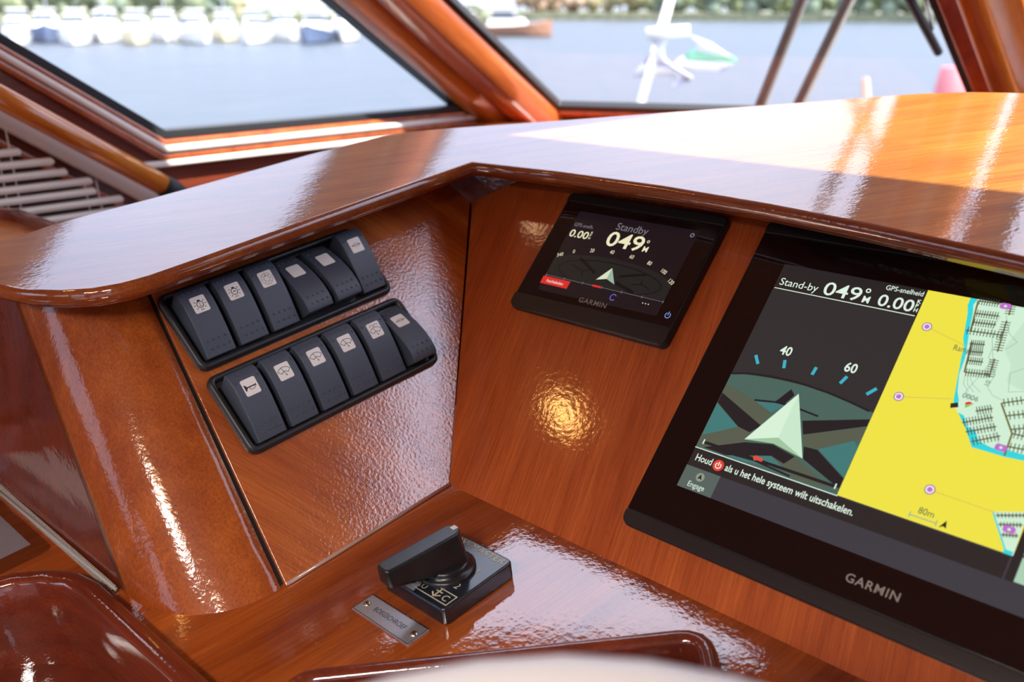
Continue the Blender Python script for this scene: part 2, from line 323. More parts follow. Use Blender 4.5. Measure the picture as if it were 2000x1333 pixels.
# stitched sealant along the foot of the side panel
sb = MB().tube([(-3.2, -7.9, .05), (-16, -8.12, .05)], .055, 6); st = sb.build('sealing_bead', plain('grey_sealant', (.34, .33, .33), .4), dash, smooth=True)
zz = MB()
for i in range(110):
    x = -3.3 - i * .085; zz.tube([(x, -7.86, .12), (x - .03, -8.03, .02)], .018, 4)
tag(zz.build('stitching', plain('bead_stitch', (.5, .47, .44), .4), dash), kind='stuff')
# closed base and back of the dashboard
inb = offset_poly([(-14, -6.9), (-8, -6.4), (-6.5, -5), (-6.2, 5.9), (-2, 8.3), (10, 8.0), (30, 6), (30, 12.5), (12, 18), (5.5, 17.5), (-5.6, 10.2), (-9.2, 7), (-10, -3.5), (-14, -6)], 0)
MB().prism(inb, -2, ZT - .51).build('dash_carcass', W_S, dash)

# ------------------------------------------------------------------ worktop
wt = thing('worktop', FD, 'glossy mahogany worktop below the dash with raised fiddle edges', 'worktop')
h1 = rrect(-5.75, 5.0, -16, -8.62, 2.3)
c0 = Vector((8.72, -1.22)); ea = Vector((-.69, -.72)); eb = Vector((.68, -.73))
def rounded(P, r, n=4):
    R = []
    for i in range(len(P)):
        a, p, b = Vector(P[i - 1]), Vector(P[i]), Vector(P[(i + 1) % len(P)]); u = (a - p).normalized() * r; v = (b - p).normalized() * r
        for k in range(n + 1):
            t = k / n; R.append(tuple((p + u * (1 - t) ** 2 + v * t ** 2)))
    return R
q = [c0, c0 + ea * 8, c0 + ea * 8 + eb * 6, c0 + eb * 6]
h2 = rounded([tuple(v) for v in q], .35)
slab('worktop_board', [(-18, -19), (30, -19), (30, 0), (0, 0), (-.6, -4), (-3.2, -6.6), (-18, -7)], [h1, h2], -.9, 0, W_D, wt)
def ccw(P):
    a = sum(P[i - 1][0] * P[i][1] - P[i][0] * P[i - 1][1] for i in range(len(P))); return P if a > 0 else P[::-1]
for P in (ccw(h1), ccw(h2)):
    big = P[0] == ccw(h1)[0]
    k = .5 if big else .36
    pr = [(-.02, -2.6), (-.02, .22), (.02, .28), (.08, .32), (k * .5, .34), (k - .1, .31), (k - .03, .26), (k, .18), (k + .02, 0), (k + .02, -.2)]
    MB().loft(sweep_profile(P, pr)).build('fiddle_rail', W_F, wt, smooth=True)
    MB().prism(P, -2.7, -2.5).build('well_floor', W_F, wt)
# cabinet below the worktop
base = thing('helm_cabinet', FW, 'dark mahogany cabinet carrying the worktop', 'cabinet')
MB().box(-17, 29, -17, 12, -35.8, -3.6).build('cabinet_body', W_S, base)
MB().box(-17.3, 29.3, -17.3, 12, -35.8, -34).build('plinth', M_DARKW, base)

# ------------------------------------------------------------------ rocker switches
PA = [(0, .20), (.3, .325), (.6, .44), (.9, .54), (1.15, .605), (1.4, .645), (1.6, .645), (1.75, .61), (1.86, .54)]
PB = [(0, .48), (.15, .56), (.35, .60), (.6, .60), (.85, .565), (1.1, .50), (1.35, .41), (1.6, .29), (1.86, .14)]
def prof_at(P, v):
    for (a, b), (c, d) in zip(P, P[1:]):
        if a <= v <= c: t = (v - a) / (c - a); return b + (d - b) * t, math.atan2(d - b, c - a)
    return P[-1][1], 0
WD = .82
def icon(kind):
    g = MB(); z = .012
    def arc(c, r, a0, a1, n=12): return [(c[0] + r * math.cos(math.radians(a0 + (a1 - a0) * i / n)), c[1] + r * math.sin(math.radians(a0 + (a1 - a0) * i / n))) for i in range(n + 1)]
    if kind in ('lamp_one', 'lamp_two'):
        g.ring((0, -.01), .085, .018, z); g.add([(-.04, .07, z), (.04, .07, z), (.035, .115, z), (-.035, .115, z)], [(0, 1, 2, 3)])
        for a in (-80, -40, 0, 35, 145, 180, 220, 260):
            c, s_ = math.cos(math.radians(a)), math.sin(math.radians(a)); g.stroke([(c * .12, s_ * .12 - .01), (c * .165, s_ * .165 - .01)], .018, z)
        if kind == 'lamp_one': g.stroke([(0, .035), (0, -.055)], .012, z); g.stroke([(-.03, -.055), (.03, -.055)], .010, z)
        else: g.stroke([(-.04, -.02), (0, 0), (.045, -.02)], .02, z)
    elif kind == 'search':
        g.ring((0, 0), .16, .008, z); g.ring((0, 0), .085, .010, z)
        for a in range(0, 360, 45): g.circ((.125 * math.cos(math.radians(a)), .125 * math.sin(math.radians(a))), .011, z, 6)
        g.stroke([(-.03, .085), (0, .11), (.03, .085)], .01, z)
    elif kind in ('wiper', 'washer'):
        k = 0 if kind == 'wiper' else -.04
        g.stroke(arc((0, -.13 + k), .24, 40, 140) + arc((0, -.13 + k), .12, 140, 40), .014, z, True)
        g.stroke([(-.05, .10 + k), (.015, -.10 + k)], .014, z); g.circ((.02, -.11 + k), .018, z, 8)
        if kind == 'washer':
            for sx in (-1, 1): g.stroke([(0, .10), (sx * .05, .15), (sx * .11, .14), (sx * .14, .10)], .012, z)
    elif kind == 'horn':
        g.add([(-.17, .085, z), (-.15, .085, z), (-.10, .02, z), (-.10, -.02, z), (-.15, -.085, z), (-.17, -.085, z)], [(0, 5, 4, 3, 2, 1)])
        g.stroke([(-.11, .0), (.14, .0)], .03, z); g.stroke([(.14, .03), (.14, -.03)], .02, z)
        g.stroke([(-.03, -.01), (-.05, -.04), (-.02, -.075), (.08, -.075), (.11, -.04), (.09, -.01)], .012, z)
    elif kind == 'ladder':
        g.stroke([(-.15, -.0), (.15, .0)], .016, z); g.stroke([(-.06, .05), (.08, .05), (.08, -.05), (-.06, -.05)], .008, z, True); g.stroke([(.10, .02), (.15, 0), (.10, -.02)], .01, z); g.stroke([(-.10, .02), (-.15, 0), (-.10, -.02)], .01, z)
    return g
def make_switch(Fm, state, ic, label, group):
    P = PA if state == 'A' else PB
    t = thing('rocker_switch', Fm, label, 'switch', group)
    r = [[(x, v, z) for v, z in P] + [(x, 1.70, -.25), (x, .16, -.25)] for x in (0, WD)]
    n_ = len(r[0]); V = r[0] + r[1]
    Fc = [tuple(range(n_)), tuple(range(n_, 2 * n_))[::-1]] + [(i, n_ + i, n_ + (i + 1) % n_, (i + 1) % n_) for i in range(n_)]
    mesh('rocker', V, Fc, M_SW, t, bevel=.035, seg=3)
    def place(v): z, a = prof_at(P, v); return Matrix.Translation(Vector((WD / 2, v, z)) * S) @ Matrix.Rotation(a, 4, 'X')
    dots = MB()
    def dot(x, v):
        z, a = prof_at(P, v); dots.ball((x, v, z - .004), .034, 8, 3, .85, True)
    for i in range(4):
        dot(.16 + i * .165, .40); dot(.20 + i * .165, .20); dot(.15 + i * .17, 1.70)
    dot(.09, 1.50); dot(.74, 1.52)
    tag(dots.build('grip_dots', M_SW, t, smooth=True), kind='stuff')
    lv = 1.30
    lens = MB().prism(rrect(-.205, .205, -.22, .22, .045, n=3), -.05, .012).build('legend_lens', M_LENS, t, place(lv), bevel=.008)
    if ic: icon(ic).build('legend_symbol', M_INK, lens, Matrix.Translation((0, 0, .002 * S)))
    return t
def make_frame(x0, x1, y0, y1, label):
    t = thing('switch_frame', at(FL, x0, y0), label, 'switch frame', 'black frames holding the rocker switches')
    W_, H_ = x1 - x0, y1 - y0; P = rrect(0, W_, 0, H_, .26)
    pr = [(0, -.02), (0, .10), (-.03, .16), (-.07, .19), (-.12, .19), (-.17, .16), (-.19, .10), (-.19, -.02)]
    MB().loft(sweep_profile(P, pr)).build('mounting_frame', M_HOUS, t, smooth=True)
    MB().prism(offset_poly(P, -.15), -.02, .015).build('back_plate', M_HOUS, t)
    for sx in (.26, W_ - .34): MB().box(sx, sx + .05, .3, H_ - .35, .015, .10).build('end_clip', M_HOUS, t)
    return t
make_frame(-4.22, 2.02, 5.60, 7.93, 'upper black switch frame holding six rocker switches')
make_frame(-4.28, 2.0, 3.12, 5.42, 'lower black switch frame holding six rocker switches')
row1 = [('A', 'lamp_one', 'rocker switch with lamp symbol, leftmost in the upper row'), ('A', 'lamp_two', 'rocker switch with lamp symbol, second from left in the upper row'), ('A', 'search', 'rocker switch with dotted ring symbol in the upper row'),
        ('B', None, 'blank-legend rocker beside the dotted ring symbol switch, pressed at its top'), ('B', None, 'blank-legend rocker beside the last switch of the upper row, pressed at its top'), ('A', 'ladder', 'rocker switch with arrow and box symbol at the right end of the upper row')]
row2 = [('A', 'horn', 'rocker switch with horn symbol, leftmost in the lower row'), ('A', 'wiper', 'rocker switch with wiper symbol right beside the horn switch'), ('A', 'wiper', 'rocker switch with wiper symbol, middle one of the three wiper switches'),
        ('A', 'wiper', 'rocker switch with wiper symbol beside the windscreen washer switch'), ('A', 'washer', 'rocker switch with wiper and washer spray symbol'), ('B', 'ladder', 'rocker switch with arrow and box symbol ending the lower row, pressed at its top')]
for i, (s_, ic, lb) in enumerate(row1): make_switch(at(FL, -3.95 + i * .992, 5.80, .04), s_, ic, lb, 'rocker switches in the upper row')
for i, (s_, ic, lb) in enumerate(row2): make_switch(at(FL, -4.0 + i * .988, 3.29, .04), s_, ic, lb, 'rocker switches in the lower row')

# ------------------------------------------------------------------ small autopilot display
E_W = emis('screen_cream', (235, 228, 190)); E_G = emis('screen_grey', (120, 115, 122)); E_RED = emis('screen_red', (214, 44, 40)); E_LIL = emis('screen_violet', (110, 100, 200))
E_BG = emis('screen_night', (30, 20, 28), .6); E_BG2 = emis('screen_horizon', (34, 36, 34), .7); E_DL = emis('screen_dark_line', (14, 12, 20), .5); E_WH = emis('screen_white', (222, 240, 224))
ap = thing('autopilot_display', at(FR, 0, 0, 0), 'small black autopilot display showing heading 049', 'display')
P = rrect(-1.12, 4.30, 5.30, 9.24, .18)
MB().loft(sweep_profile(P, [(-.06, 0), (0, .04), (0, .20), (-.03, .245), (-.08, .25)]), cap1=True).build('housing', M_BLK, ap, smooth=False)
MB().prism([(-1.04, 5.76), (4.22, 5.83), (4.22, 8.90), (-1.04, 8.90)], .25, .262).build('screen_glass', M_GLASSBLK, ap, bevel=.01)
bz = rrect(-1.10, 4.28, 5.32, 9.22, .17)
for lo in (True, False):
    pts = [p for p in bz if (p[1] < 5.6 if lo else p[1] > 9.0)]
    pts = ([(-1.10, 5.74)] + sorted([p for p in pts if p[0] < 0], key=lambda p: -p[1]) + sorted([p for p in pts if p[0] > 0], key=lambda p: p[1]) + [(4.28, 5.81)]) if lo else ([(4.28, 8.93)] + sorted([p for p in pts if p[0] > 0], key=lambda p: p[1]) + sorted([p for p in pts if p[0] < 0], key=lambda p: -p[1]) + [(-1.10, 8.93)])
    MB().prism(pts, .25, .285).build('bezel_strip', M_BEZ, ap, bevel=.012)
scr = MB().poly([(-.40, 5.97), (3.69, 6.05), (3.69, 8.66), (-.43, 8.66)], .264).build('screen', E_BG, ap)
z1 = .267
MB().poly([(-.40, 6.47), (3.69, 6.50), (3.69, 7.0), (3.2, 7.22), (2.4, 7.34), (1.6, 7.38), (.8, 7.34), (0, 7.22), (-.4, 7.05)], .2655).build('horizon', E_BG2, scr)
g = MB(); g.ring((1.7, 6.9), 0, 0, .266) if False else None
g.stroke([(1.66 + 1.75 * math.cos(a * PI / 24), 6.82 + .42 * math.sin(a * PI / 24)) for a in range(-6, 31)], .03, .266)
g.stroke([(.45, 7.2), (1.2, 6.85)], .09, .266); g.stroke([(2.0, 6.9), (2.8, 7.12)], .07, .266); g.stroke([(2.0, 6.7), (2.7, 6.52)], .10, .266)
g.stroke([(.3, 6.95), (.75, 6.82), (.95, 6.9)], .035, .266); g.stroke([(.75, 6.82), (.85, 6.65)], .035, .266); g.stroke([(2.5, 6.75), (2.8, 6.82), (3.1, 6.72)], .035, .266); g.stroke([(2.8, 6.82), (2.75, 6.95)], .035, .266)
g.build('compass_rose', E_DL, scr)
text('Standby', .33, E_G, scr, 1.08, 8.27, z1, fit=1.08); text('049', .66, E_W, scr, .98, 7.74, z1, bold=.008, fit=1.24)
MB().ring((2.34, 8.08), .035, .02, z1).build('degree_sign', E_W, scr); text('M', .24, E_W, scr, 2.27, 7.76, z1, bold=.004)
text('GPS-snelh.', .17, E_G, scr, -.36, 8.15, z1, fit=.70); text('0.00', .34, E_W, scr, -.36, 7.80, z1, bold=.004, fit=.68)
for i, c in enumerate('KPH'): text(c, .10, E_W, scr, .36, 8.0 - i * .09, z1, bold=.002)
for s_, (x, y) in zip(('340', '0', '20', '40', '60', '80', '100', '120'), ((-.26, 7.18), (.15, 7.36), (.73, 7.5), (1.39, 7.57), (2.07, 7.55), (2.7, 7.47), (3.23, 7.32), (3.58, 7.08))):
    text(s_, .17, E_W, scr, x, y - .06, z1, 'CENTER', rot=-(x - 1.6) * .22, sx=.85)
MB().add([(1.34, 6.66, z1), (1.66, 7.10, z1), (1.66, 6.75, z1)], [(0, 2, 1)]).build('course_arrow', emis('arrow_light', (215, 222, 190)), scr)
MB().add([(1.99, 6.64, z1), (1.66, 7.10, z1), (1.66, 6.75, z1)], [(0, 1, 2)]).build('course_arrow', emis('arrow_shade', (150, 178, 158)), scr)
ax = MB().stroke([(-.40, 6.47), (3.69, 6.47)], .012, z1)
for i in range(7): ax.stroke([(-.37 + i * .675, 6.43), (-.37 + i * .675, 6.51)], .018, z1)
ax.build('rudder_scale', E_G, scr)
MB().poly([(1.33, 6.44), (1.62, 6.44), (1.62, 6.50), (1.33, 6.50)], z1 + .001).build('rudder_mark', E_RED, scr)
rb = MB().poly([(-.44, 6.19), (.56, 6.19), (.56, 6.43), (-.44, 6.43)], z1).build('button', E_RED, scr); text('Inschakelen', .135, E_WH, scr, .06, 6.26, z1 + .003, 'CENTER', fit=.6)
MB().ring((2.16, 6.27), .09, .025, z1, a0=.6, a1=5.6).build('dial_symbol', E_LIL, scr)
dd = MB(); [dd.circ((3.12 + i * .09, 6.31), .018, z1, 8) for i in range(3)]; dd.build('menu_dots', E_W, scr)
MB().ring((3.53, 8.5), .05, .03, z1).build('settings_symbol', E_G, scr)
pw = MB().ring((4.0, 6.14), .075, .022, .268, a0=math.radians(120), a1=math.radians(420)); pw.stroke([(4.0, 6.14), (4.0, 6.25)], .022, .268); pw.build('power_symbol', emis('power_blue', (120, 150, 215)), ap)
text('GARMIN', .205, M_GREY, ap, 1.14, 5.91, .268, bold=.003, fit=.95, space=1.12)

# ------------------------------------------------------------------ chart plotter
cp = thing('chart_plotter', at(FR, 0, 0, 0), 'large black chart plotter with yellow and green harbour chart', 'display')
xL, xR, yB, yT = 5.39, 17.05, .88, 9.36
P = rrect(xL, xR, yB, yT, .22)
MB().loft(sweep_profile(P, [(-.05, 0), (0, .03), (0, .13), (-.03, .17), (-.07, .175)]), cap1=True).build('housing', M_BLK, cp)
MB().prism([(xL + .03, 1.25), (xR - .03, 1.25), (xR - .03, 8.94), (xL + .03, 8.94)], .175, .192).build('screen_glass', M_GLASSBLK, cp, bevel=.012)
for lo in (True, False):
    bz = rrect(xL + .02, xR - .02, yB + .02, yT - .02, .2)
    pts = [p for p in bz if (p[1] < 1.2 if lo else p[1] > 9.0)]; mid = (xL + xR) / 2
    pts = ([(xL + .02, 1.22)] + sorted([p for p in pts if p[0] < mid], key=lambda p: -p[1]) + sorted([p for p in pts if p[0] > mid], key=lambda p: p[1]) + [(xR - .02, 1.22)]) if lo else ([(xR - .02, 8.97)] + sorted([p for p in pts if p[0] > mid], key=lambda p: p[1]) + sorted([p for p in pts if p[0] < mid], key=lambda p: -p[1]) + [(xL + .02, 8.97)])
    MB().prism(pts, .175, .215).build('bezel_strip', M_BEZ, cp, bevel=.015)
zs = .194
e_dark = emis('panel_dark', (52, 50, 52), .8); e_mid = emis('bar_dark', (58, 56, 64)); e_hdr = emis('header_dark', (38, 34, 34)); e_yel = emis('chart_yellow', (238, 226, 70)); e_grn = emis('chart_green', (208, 238, 212)); e_grn2 = emis('chart_deep_green', (196, 228, 202))
e_teal = emis('rose_teal', (62, 120, 118)); e_teal2 = emis('rose_field', (72, 100, 92)); e_ol = emis('rose_olive', (86, 92, 76)); e_dk = emis('rose_dark', (32, 28, 32)); e_cy = emis('tick_cyan', (60, 175, 195)); e_mint = emis('arrow_mint', (214, 240, 214)); e_mint2 = emis('arrow_mint_shade', (160, 196, 160))
e_coast = emis('chart_cyan', (50, 212, 220)); e_pier = emis('pier_brown', (112, 104, 50)); e_boat = emis('boat_tick', (44, 58, 50)); e_pur = emis('marker_purple', (190, 110, 205)); e_line = emis('contour_grey', (150, 175, 155)); e_eng = emis('engage_green', (84, 98, 94)); e_txt = emis('chart_text', (70, 90, 80)); e_or = emis('route_orange', (200, 150, 90))
sc2 = MB().poly([(6.33, 2.16), (15.97, 2.16), (15.97, 8.20), (6.33, 8.20)], zs).build('screen', e_mid, cp)
def zl(i): return zs + .0025 + i * .0016
MB().poly([(6.33, 3.15), (9.80, 3.15), (9.80, 8.20), (6.33, 8.20)], zl(0)).build('compass_page', e_dark, sc2)
MB().poly([(6.33, 7.52), (9.80, 7.52), (9.80, 8.20), (6.33, 8.20)], zl(1)).build('page_header', e_hdr, sc2)
# compass rose
def lens_poly(cx, cy, rx, ry, x0, x1, ymin):
    up_p = [(x0 + (x1 - x0) * i / 24, cy + ry * math.sqrt(max(0, 1 - ((x0 + (x1 - x0) * i / 24 - cx) / rx) ** 2))) for i in range(25)]
    return [(x1, ymin), *up_p[::-1], (x0, ymin)]
MB().poly(lens_poly(8.05, 3.3, 4.2, 2.0, 6.33, 9.80, 3.17), zl(1)).build('rose_field', e_teal2, sc2)
for pl in ([(6.33, 4.32), (7.08, 3.93), (6.35, 3.46)], [(7.21, 4.62), (7.67, 4.72), (7.9, 4.72), (7.68, 4.48)], [(9.03, 3.99), (9.64, 4.41), (9.79, 4.3), (9.79, 3.57)], [(7.12, 3.2), (8.12, 3.52), (8.62, 3.34), (7.56, 3.2)]):
    MB().poly(pl, zl(2)).build('rose_sector', e_teal, sc2)
for pl in ([(6.34, 4.83), (6.81, 4.74), (7.68, 4.48), (7.57, 4.11), (6.34, 4.6)], [(6.35, 3.48), (7.09, 3.92), (7.48, 3.92), (7.41, 3.63), (6.52, 3.21), (6.35, 3.2)], [(8.58, 4.2), (9.79, 4.78), (9.79, 4.48), (9.03, 3.99), (8.71, 3.95)], [(8.12, 3.52), (8.46, 3.44), (8.62, 3.67), (9.6, 3.26), (8.8, 3.2)]):
    MB().poly(pl, zl(3)).build('rose_ray', e_ol, sc2)
for pl in ([(7.65, 4.75), (7.88, 5.14), (8.01, 5.02), (7.87, 4.73)], [(6.34, 4.6), (7.59, 4.11), (7.41, 3.88), (7.08, 3.93), (6.34, 4.34)], [(8.43, 4.5), (9.79, 4.96), (9.79, 4.79), (8.58, 4.2)], [(6.52, 3.21), (7.41, 3.63), (8.03, 3.78), (8.62, 3.67), (8.46, 3.44), (8.12, 3.52), (7.12, 3.2)], [(8.71, 3.95), (9.02, 3.97), (9.79, 3.55), (9.79, 3.31), (8.81, 3.68)]):
    MB().poly(pl, zl(4)).build('rose_point', e_dk, sc2)
MB().stroke([(6.34, 5.12), (6.75, 5.24), (7.33, 5.31), (7.94, 5.34), (8.69, 5.29), (9.21, 5.22), (9.71, 5.13)], .05, zl(4)).build('rose_arc', e_dk, sc2)
MB().stroke([(7.17, 4.65), (7.66, 4.74), (8.03, 4.76), (8.38, 4.73), (8.72, 4.7)], .045, zl(4)).build('rose_arc', e_dk, sc2); MB().stroke([(7.3, 3.27), (7.8, 3.3), (8.7, 3.22)], .045, zl(5)).build('rose_arc', e_dk, sc2)
MB().stroke([(6.5, 3.33), (9.7, 3.33)], .07, zl(6)).build('rudder_bar', e_dk, sc2)
for x_ in (6.47, 9.70): MB().stroke([(x_, 3.275), (x_, 3.395)], .03, zl(7)).build('scale_end', E_WH, sc2)
MB().poly([(7.74, 3.36), (7.80, 3.29), (7.84, 3.32), (7.98, 3.32), (7.98, 3.40), (7.84, 3.40), (7.80, 3.43)], zl(7)).build('rudder_mark', emis('rudder_red', (225, 75, 60)), sc2)
MB().poly([(7.37, 3.69), (8.09, 3.96), (8.09, 5.08)], zl(8)).build('course_arrow', e_mint, sc2)
MB().poly([(8.09, 5.08), (8.09, 3.96), (8.80, 3.68)], zl(8)).build('course_arrow', emis('arrow_mint_right', (200, 232, 203)), sc2)
MB().poly([(7.37, 3.69), (8.05, 3.80), (8.80, 3.68), (8.09, 3.965)], zl(9)).build('arrow_shade', e_mint2, sc2)
tk = MB()
for a, b in (((6.7, 5.72), (6.85, 5.52)), ((7.43, 5.78), (7.49, 5.58)), ((8.2, 5.80), (8.18, 5.6)), ((8.94, 5.77), (8.86, 5.57)), ((9.65, 5.67), (9.50, 5.48))): tk.stroke([a, b], .075, zl(4))
tk.build('degree_tick', e_cy, sc2)
text('40', .32, E_WH, sc2, 7.36, 5.90, zl(4), 'CENTER', bold=.006, sx=.9); text('60', .32, E_WH, sc2, 8.94, 5.88, zl(4), 'CENTER', bold=.006, sx=.9)
text('Stand-by', .28, E_WH, sc2, 6.42, 7.63, zl(4), fit=.98); text('049', .50, E_WH, sc2, 7.53, 7.60, zl(4), bold=.003, fit=.90)
MB().ring((8.56, 7.91), .045, .028, zl(4)).build('degree_sign', E_WH, sc2); text('M', .24, E_WH, sc2, 8.50, 7.60, zl(4), bold=.005)
text('0.00', .42, E_WH, sc2, 8.85, 7.60, zl(4), bold=.004, fit=.80); text('GPS-snelheid', .175, E_WH, sc2, 8.90, 8.02, zl(4), bold=.001, fit=.84)
for i, c in enumerate('KPH'): text(c, .13, E_WH, sc2, 9.68, 7.84 - i * .11, zl(4), bold=.003)
MB().stroke([(6.36, 7.525), (9.76, 7.525)], .02, zl(4)).build('divider_line', E_WH, sc2); MB().stroke([(6.33, 3.155), (9.82, 3.155)], .02, zl(9)).build('divider_line', E_WH, sc2)
MB().poly([(6.33, 2.70), (13.2, 2.70), (13.2, 3.14), (6.33, 3.14)], zl(0)).build('message_bar', e_hdr, sc2)
MB().poly([(6.33, 2.16), (7.23, 2.16), (7.23, 2.70), (6.33, 2.70)], zl(1)).build('engage_button', e_eng, sc2)
MB().circ((6.78, 2.52), .105, zl(2)).build('engage_symbol', emis('engage_disc', (140, 152, 135)), sc2); MB().poly([(6.72, 2.46), (6.78, 2.49), (6.84, 2.46), (6.78, 2.60)], zl(3)).build('engage_pointer', e_hdr, sc2)
text('Engage', .185, E_WH, sc2, 6.78, 2.24, zl(2), 'CENTER', sx=.88); text('Houd', .24, E_WH, sc2, 6.45, 2.86, zl(2), sx=.82, bold=.002)
MB().circ((7.06, 2.92), .135, zl(2), 28).build('power_symbol', emis('power_red', (228, 60, 50)), sc2); gg = MB().ring((7.06, 2.915), .065, .025, zl(3), a0=math.radians(125), a1=math.radians(415)); gg.stroke([(7.06, 2.91), (7.06, 3.01)], .024, zl(3)); gg.build('power_glyph', E_WH, sc2)
t_ = text('als u het hele systeem wilt uitschakelen.', .235, E_WH, sc2, 7.24, 2.86, zl(2), bold=.003)
wdt = max(v.co.x for v in t_.data.vertices) / S; t_.scale = (3.02 / wdt, 1, 1)
# harbour chart
MB().poly([(9.80, 3.17), (13.24, 3.17), (13.24, 8.20), (9.80, 8.20)], zl(0)).build('land_area', e_yel, sc2)
cl = [(10.70, 8.20), (10.70, 8.02), (10.77, 7.83), (10.85, 7.43), (10.88, 7.27), (10.98, 7.02), (11.01, 6.79), (11.12, 6.24), (11.20, 5.83), (11.39, 5.59), (11.64, 5.3), (11.86, 4.98), (12.47, 4.97), (12.82, 5.0), (13.24, 5.03)]
MB().poly([(13.24, 8.20)] + cl, zl(1)).build('coast_strip', e_coast, sc2) if False else None
def fan(name, left, right, mat, z):
    m_ = MB(); V = [(x, y, z) for x, y in left] + [(x, y, z) for x, y in right]; tri = tessellate_polygon([[Vector((x, y, 0)) for x, y in left + right[::-1]]])
    pts = left + right[::-1]; m_.add([(x, y, z) for x, y in pts], [tuple(t) for t in tri]); return m_.build(name, mat, sc2)
fan('coast_strip', cl, [(13.24, 8.20)], e_coast, zl(1))
cr = [(10.85, 8.20), (10.81, 8.05), (10.87, 7.85), (10.93, 7.49), (11.01, 7.16), (11.08, 6.81), (11.10, 6.44), (11.2, 6.06), (11.30, 5.86), (11.28, 5.72), (11.35, 5.62), (11.50, 5.58), (11.64, 5.37), (11.8, 5.34), (11.94, 5.14), (12.2, 5.08), (12.55, 5.12), (12.79, 5.12), (13.24, 5.16)]
fan('harbour_water', cr, [(13.24, 8.20)], e_grn, zl(2))
fan('deep_water', [(11.95, 8.2), (11.8, 7.6), (11.7, 7.2), (11.95, 6.9), (12.0, 6.5), (12.3, 6.4), (12.7, 6.55), (13.24, 6.6)], [(13.24, 8.2)], e_grn2, zl(3))
pr_ = MB(); bt = MB()
def pier(a, b, k, w_=.03, L_=.09):
    a, b = Vector(a), Vector(b); pr_.stroke([a, b], w_, zl(5)); d = (b - a); nn = Vector((-d.y, d.x)).normalized()
    for i in range(k):
        p = a + d * ((i + .7) / (k + .4)); bt.stroke([p - nn * L_, p + nn * L_], .017, zl(6))
for a, b, k in (((10.87, 8.16), (11.30, 8.18), 8), ((10.92, 7.86), (11.38, 7.90), 9), ((10.93, 7.65), (11.39, 7.69), 9), ((10.87, 7.43), (11.60, 7.49), 11), ((11.05, 7.15), (11.34, 7.2), 7), ((11.08, 6.97), (11.37, 7.02), 8), ((11.13, 6.77), (11.44, 6.81), 7), ((11.18, 6.5), (11.64, 6.57), 9), ((11.52, 8.2), (11.55, 7.96), 4), ((11.55, 7.83), (11.62, 7.1), 12), ((11.62, 6.94), (11.66, 6.50), 8),
              ((11.67, 5.73), (11.95, 5.88), 6), ((11.52, 5.42), (12.02, 5.70), 10), ((11.65, 5.25), (12.14, 5.53), 9), ((11.81, 5.08), (12.27, 5.36), 8), ((12.06, 6.03), (12.9, 6.45), 12), ((12.24, 5.8), (12.9, 6.1), 9), ((12.41, 5.55), (13.1, 5.85), 9), ((12.45, 5.47), (13.1, 5.5), 9), ((12.46, 5.19), (13.2, 5.26), 10)):
    pier(a, b, k)
for a, b in (((10.87, 8.16), (10.97, 7.43)), ((11.08, 7.2), (11.18, 6.5)), ((12.06, 6.03), (12.45, 5.47)), ((12.45, 5.47), (12.47, 4.99))): pr_.stroke([a, b], .035, zl(5))
tag(pr_.build('pier_lines', e_pier, sc2), kind='stuff'); tag(bt.build('berth_ticks', e_boat, sc2), kind='stuff')
ct = MB()
for pts in ([(11.4, 7.9), (11.35, 7.6), (11.45, 7.3), (11.6, 6.9), (11.45, 6.4), (11.35, 6.1), (11.5, 5.95)], [(11.5, 7.95), (11.7, 7.55), (11.9, 7.4), (11.75, 7.2)], [(11.5, 7.2), (11.5, 6.95), (11.75, 6.6), (11.7, 6.3), (11.85, 6.15), (12.05, 6.1)], [(11.22, 6.42), (11.25, 6.25), (11.4, 6.1)], [(11.27, 6.42), (11.33, 6.25), (11.5, 6.12)], [(11.32, 6.42), (11.42, 6.28), (11.62, 6.15)], [(12.9, 7.1), (12.3, 6.95), (12.0, 6.7), (12.1, 6.3), (12.4, 6.4), (13.2, 6.9)], [(11.75, 5.8), (12.0, 5.6), (12.3, 5.2)]): ct.stroke(pts, .010, zl(4))
tag(ct.build('depth_contours', e_line, sc2), kind='stuff')
for (x, y) in ((10.10, 7.33), (10.15, 5.62), (11.45, 3.89)):
    c = MB().circ((x, y), .105, zl(4), 24).build('chart_marker', emis('marker_rim', (120, 90, 140)), sc2); MB().circ((x, y), .088, zl(5), 24).build('marker_face', emis('marker_face', (238, 224, 240)), sc2); MB().circ((x, y), .052, zl(6), 16).build('marker_glyph', e_pur, sc2)
for x, y in ((11.42, 8.15), (12.36, 5.13), (13.02, 3.62)): MB().prism(rrect(x - .11, x + .11, y - .07, y + .07, .05, n=3), zl(6), zl(6) + .0004).build('chart_marker', e_pur, sc2); MB().circ((x, y), .03, zl(7), 10).build('marker_glyph', e_grn, sc2)
e_lead = emis('leader', (210, 175, 90))
for a_, b_ in (((10.20, 7.30), (11.0, 7.08)), ((10.26, 5.64), (11.15, 5.86)), ((11.55, 3.88), (12.75, 3.85))): MB().stroke([a_, b_], .012, zl(4)).build('leader_line', e_lead, sc2)
text('Ramp', .19, e_txt, sc2, 10.78, 6.93, zl(7), sx=.8); text('0006', .16, e_txt, sc2, 11.32, 5.95, zl(7), rot=-.05); text('10', .14, e_txt, sc2, 11.72, 6.30, zl(7), rot=1.5)
bb = MB().poly([(11.20, 5.66), (11.34, 5.72), (11.30, 5.82), (11.17, 5.76)], zl(7)); bb.build('own_boat', emis('boat_black', (36, 44, 40)), sc2); MB().circ((11.40, 5.79), .05, zl(7), 14).build('own_boat_position', e_grn, sc2)
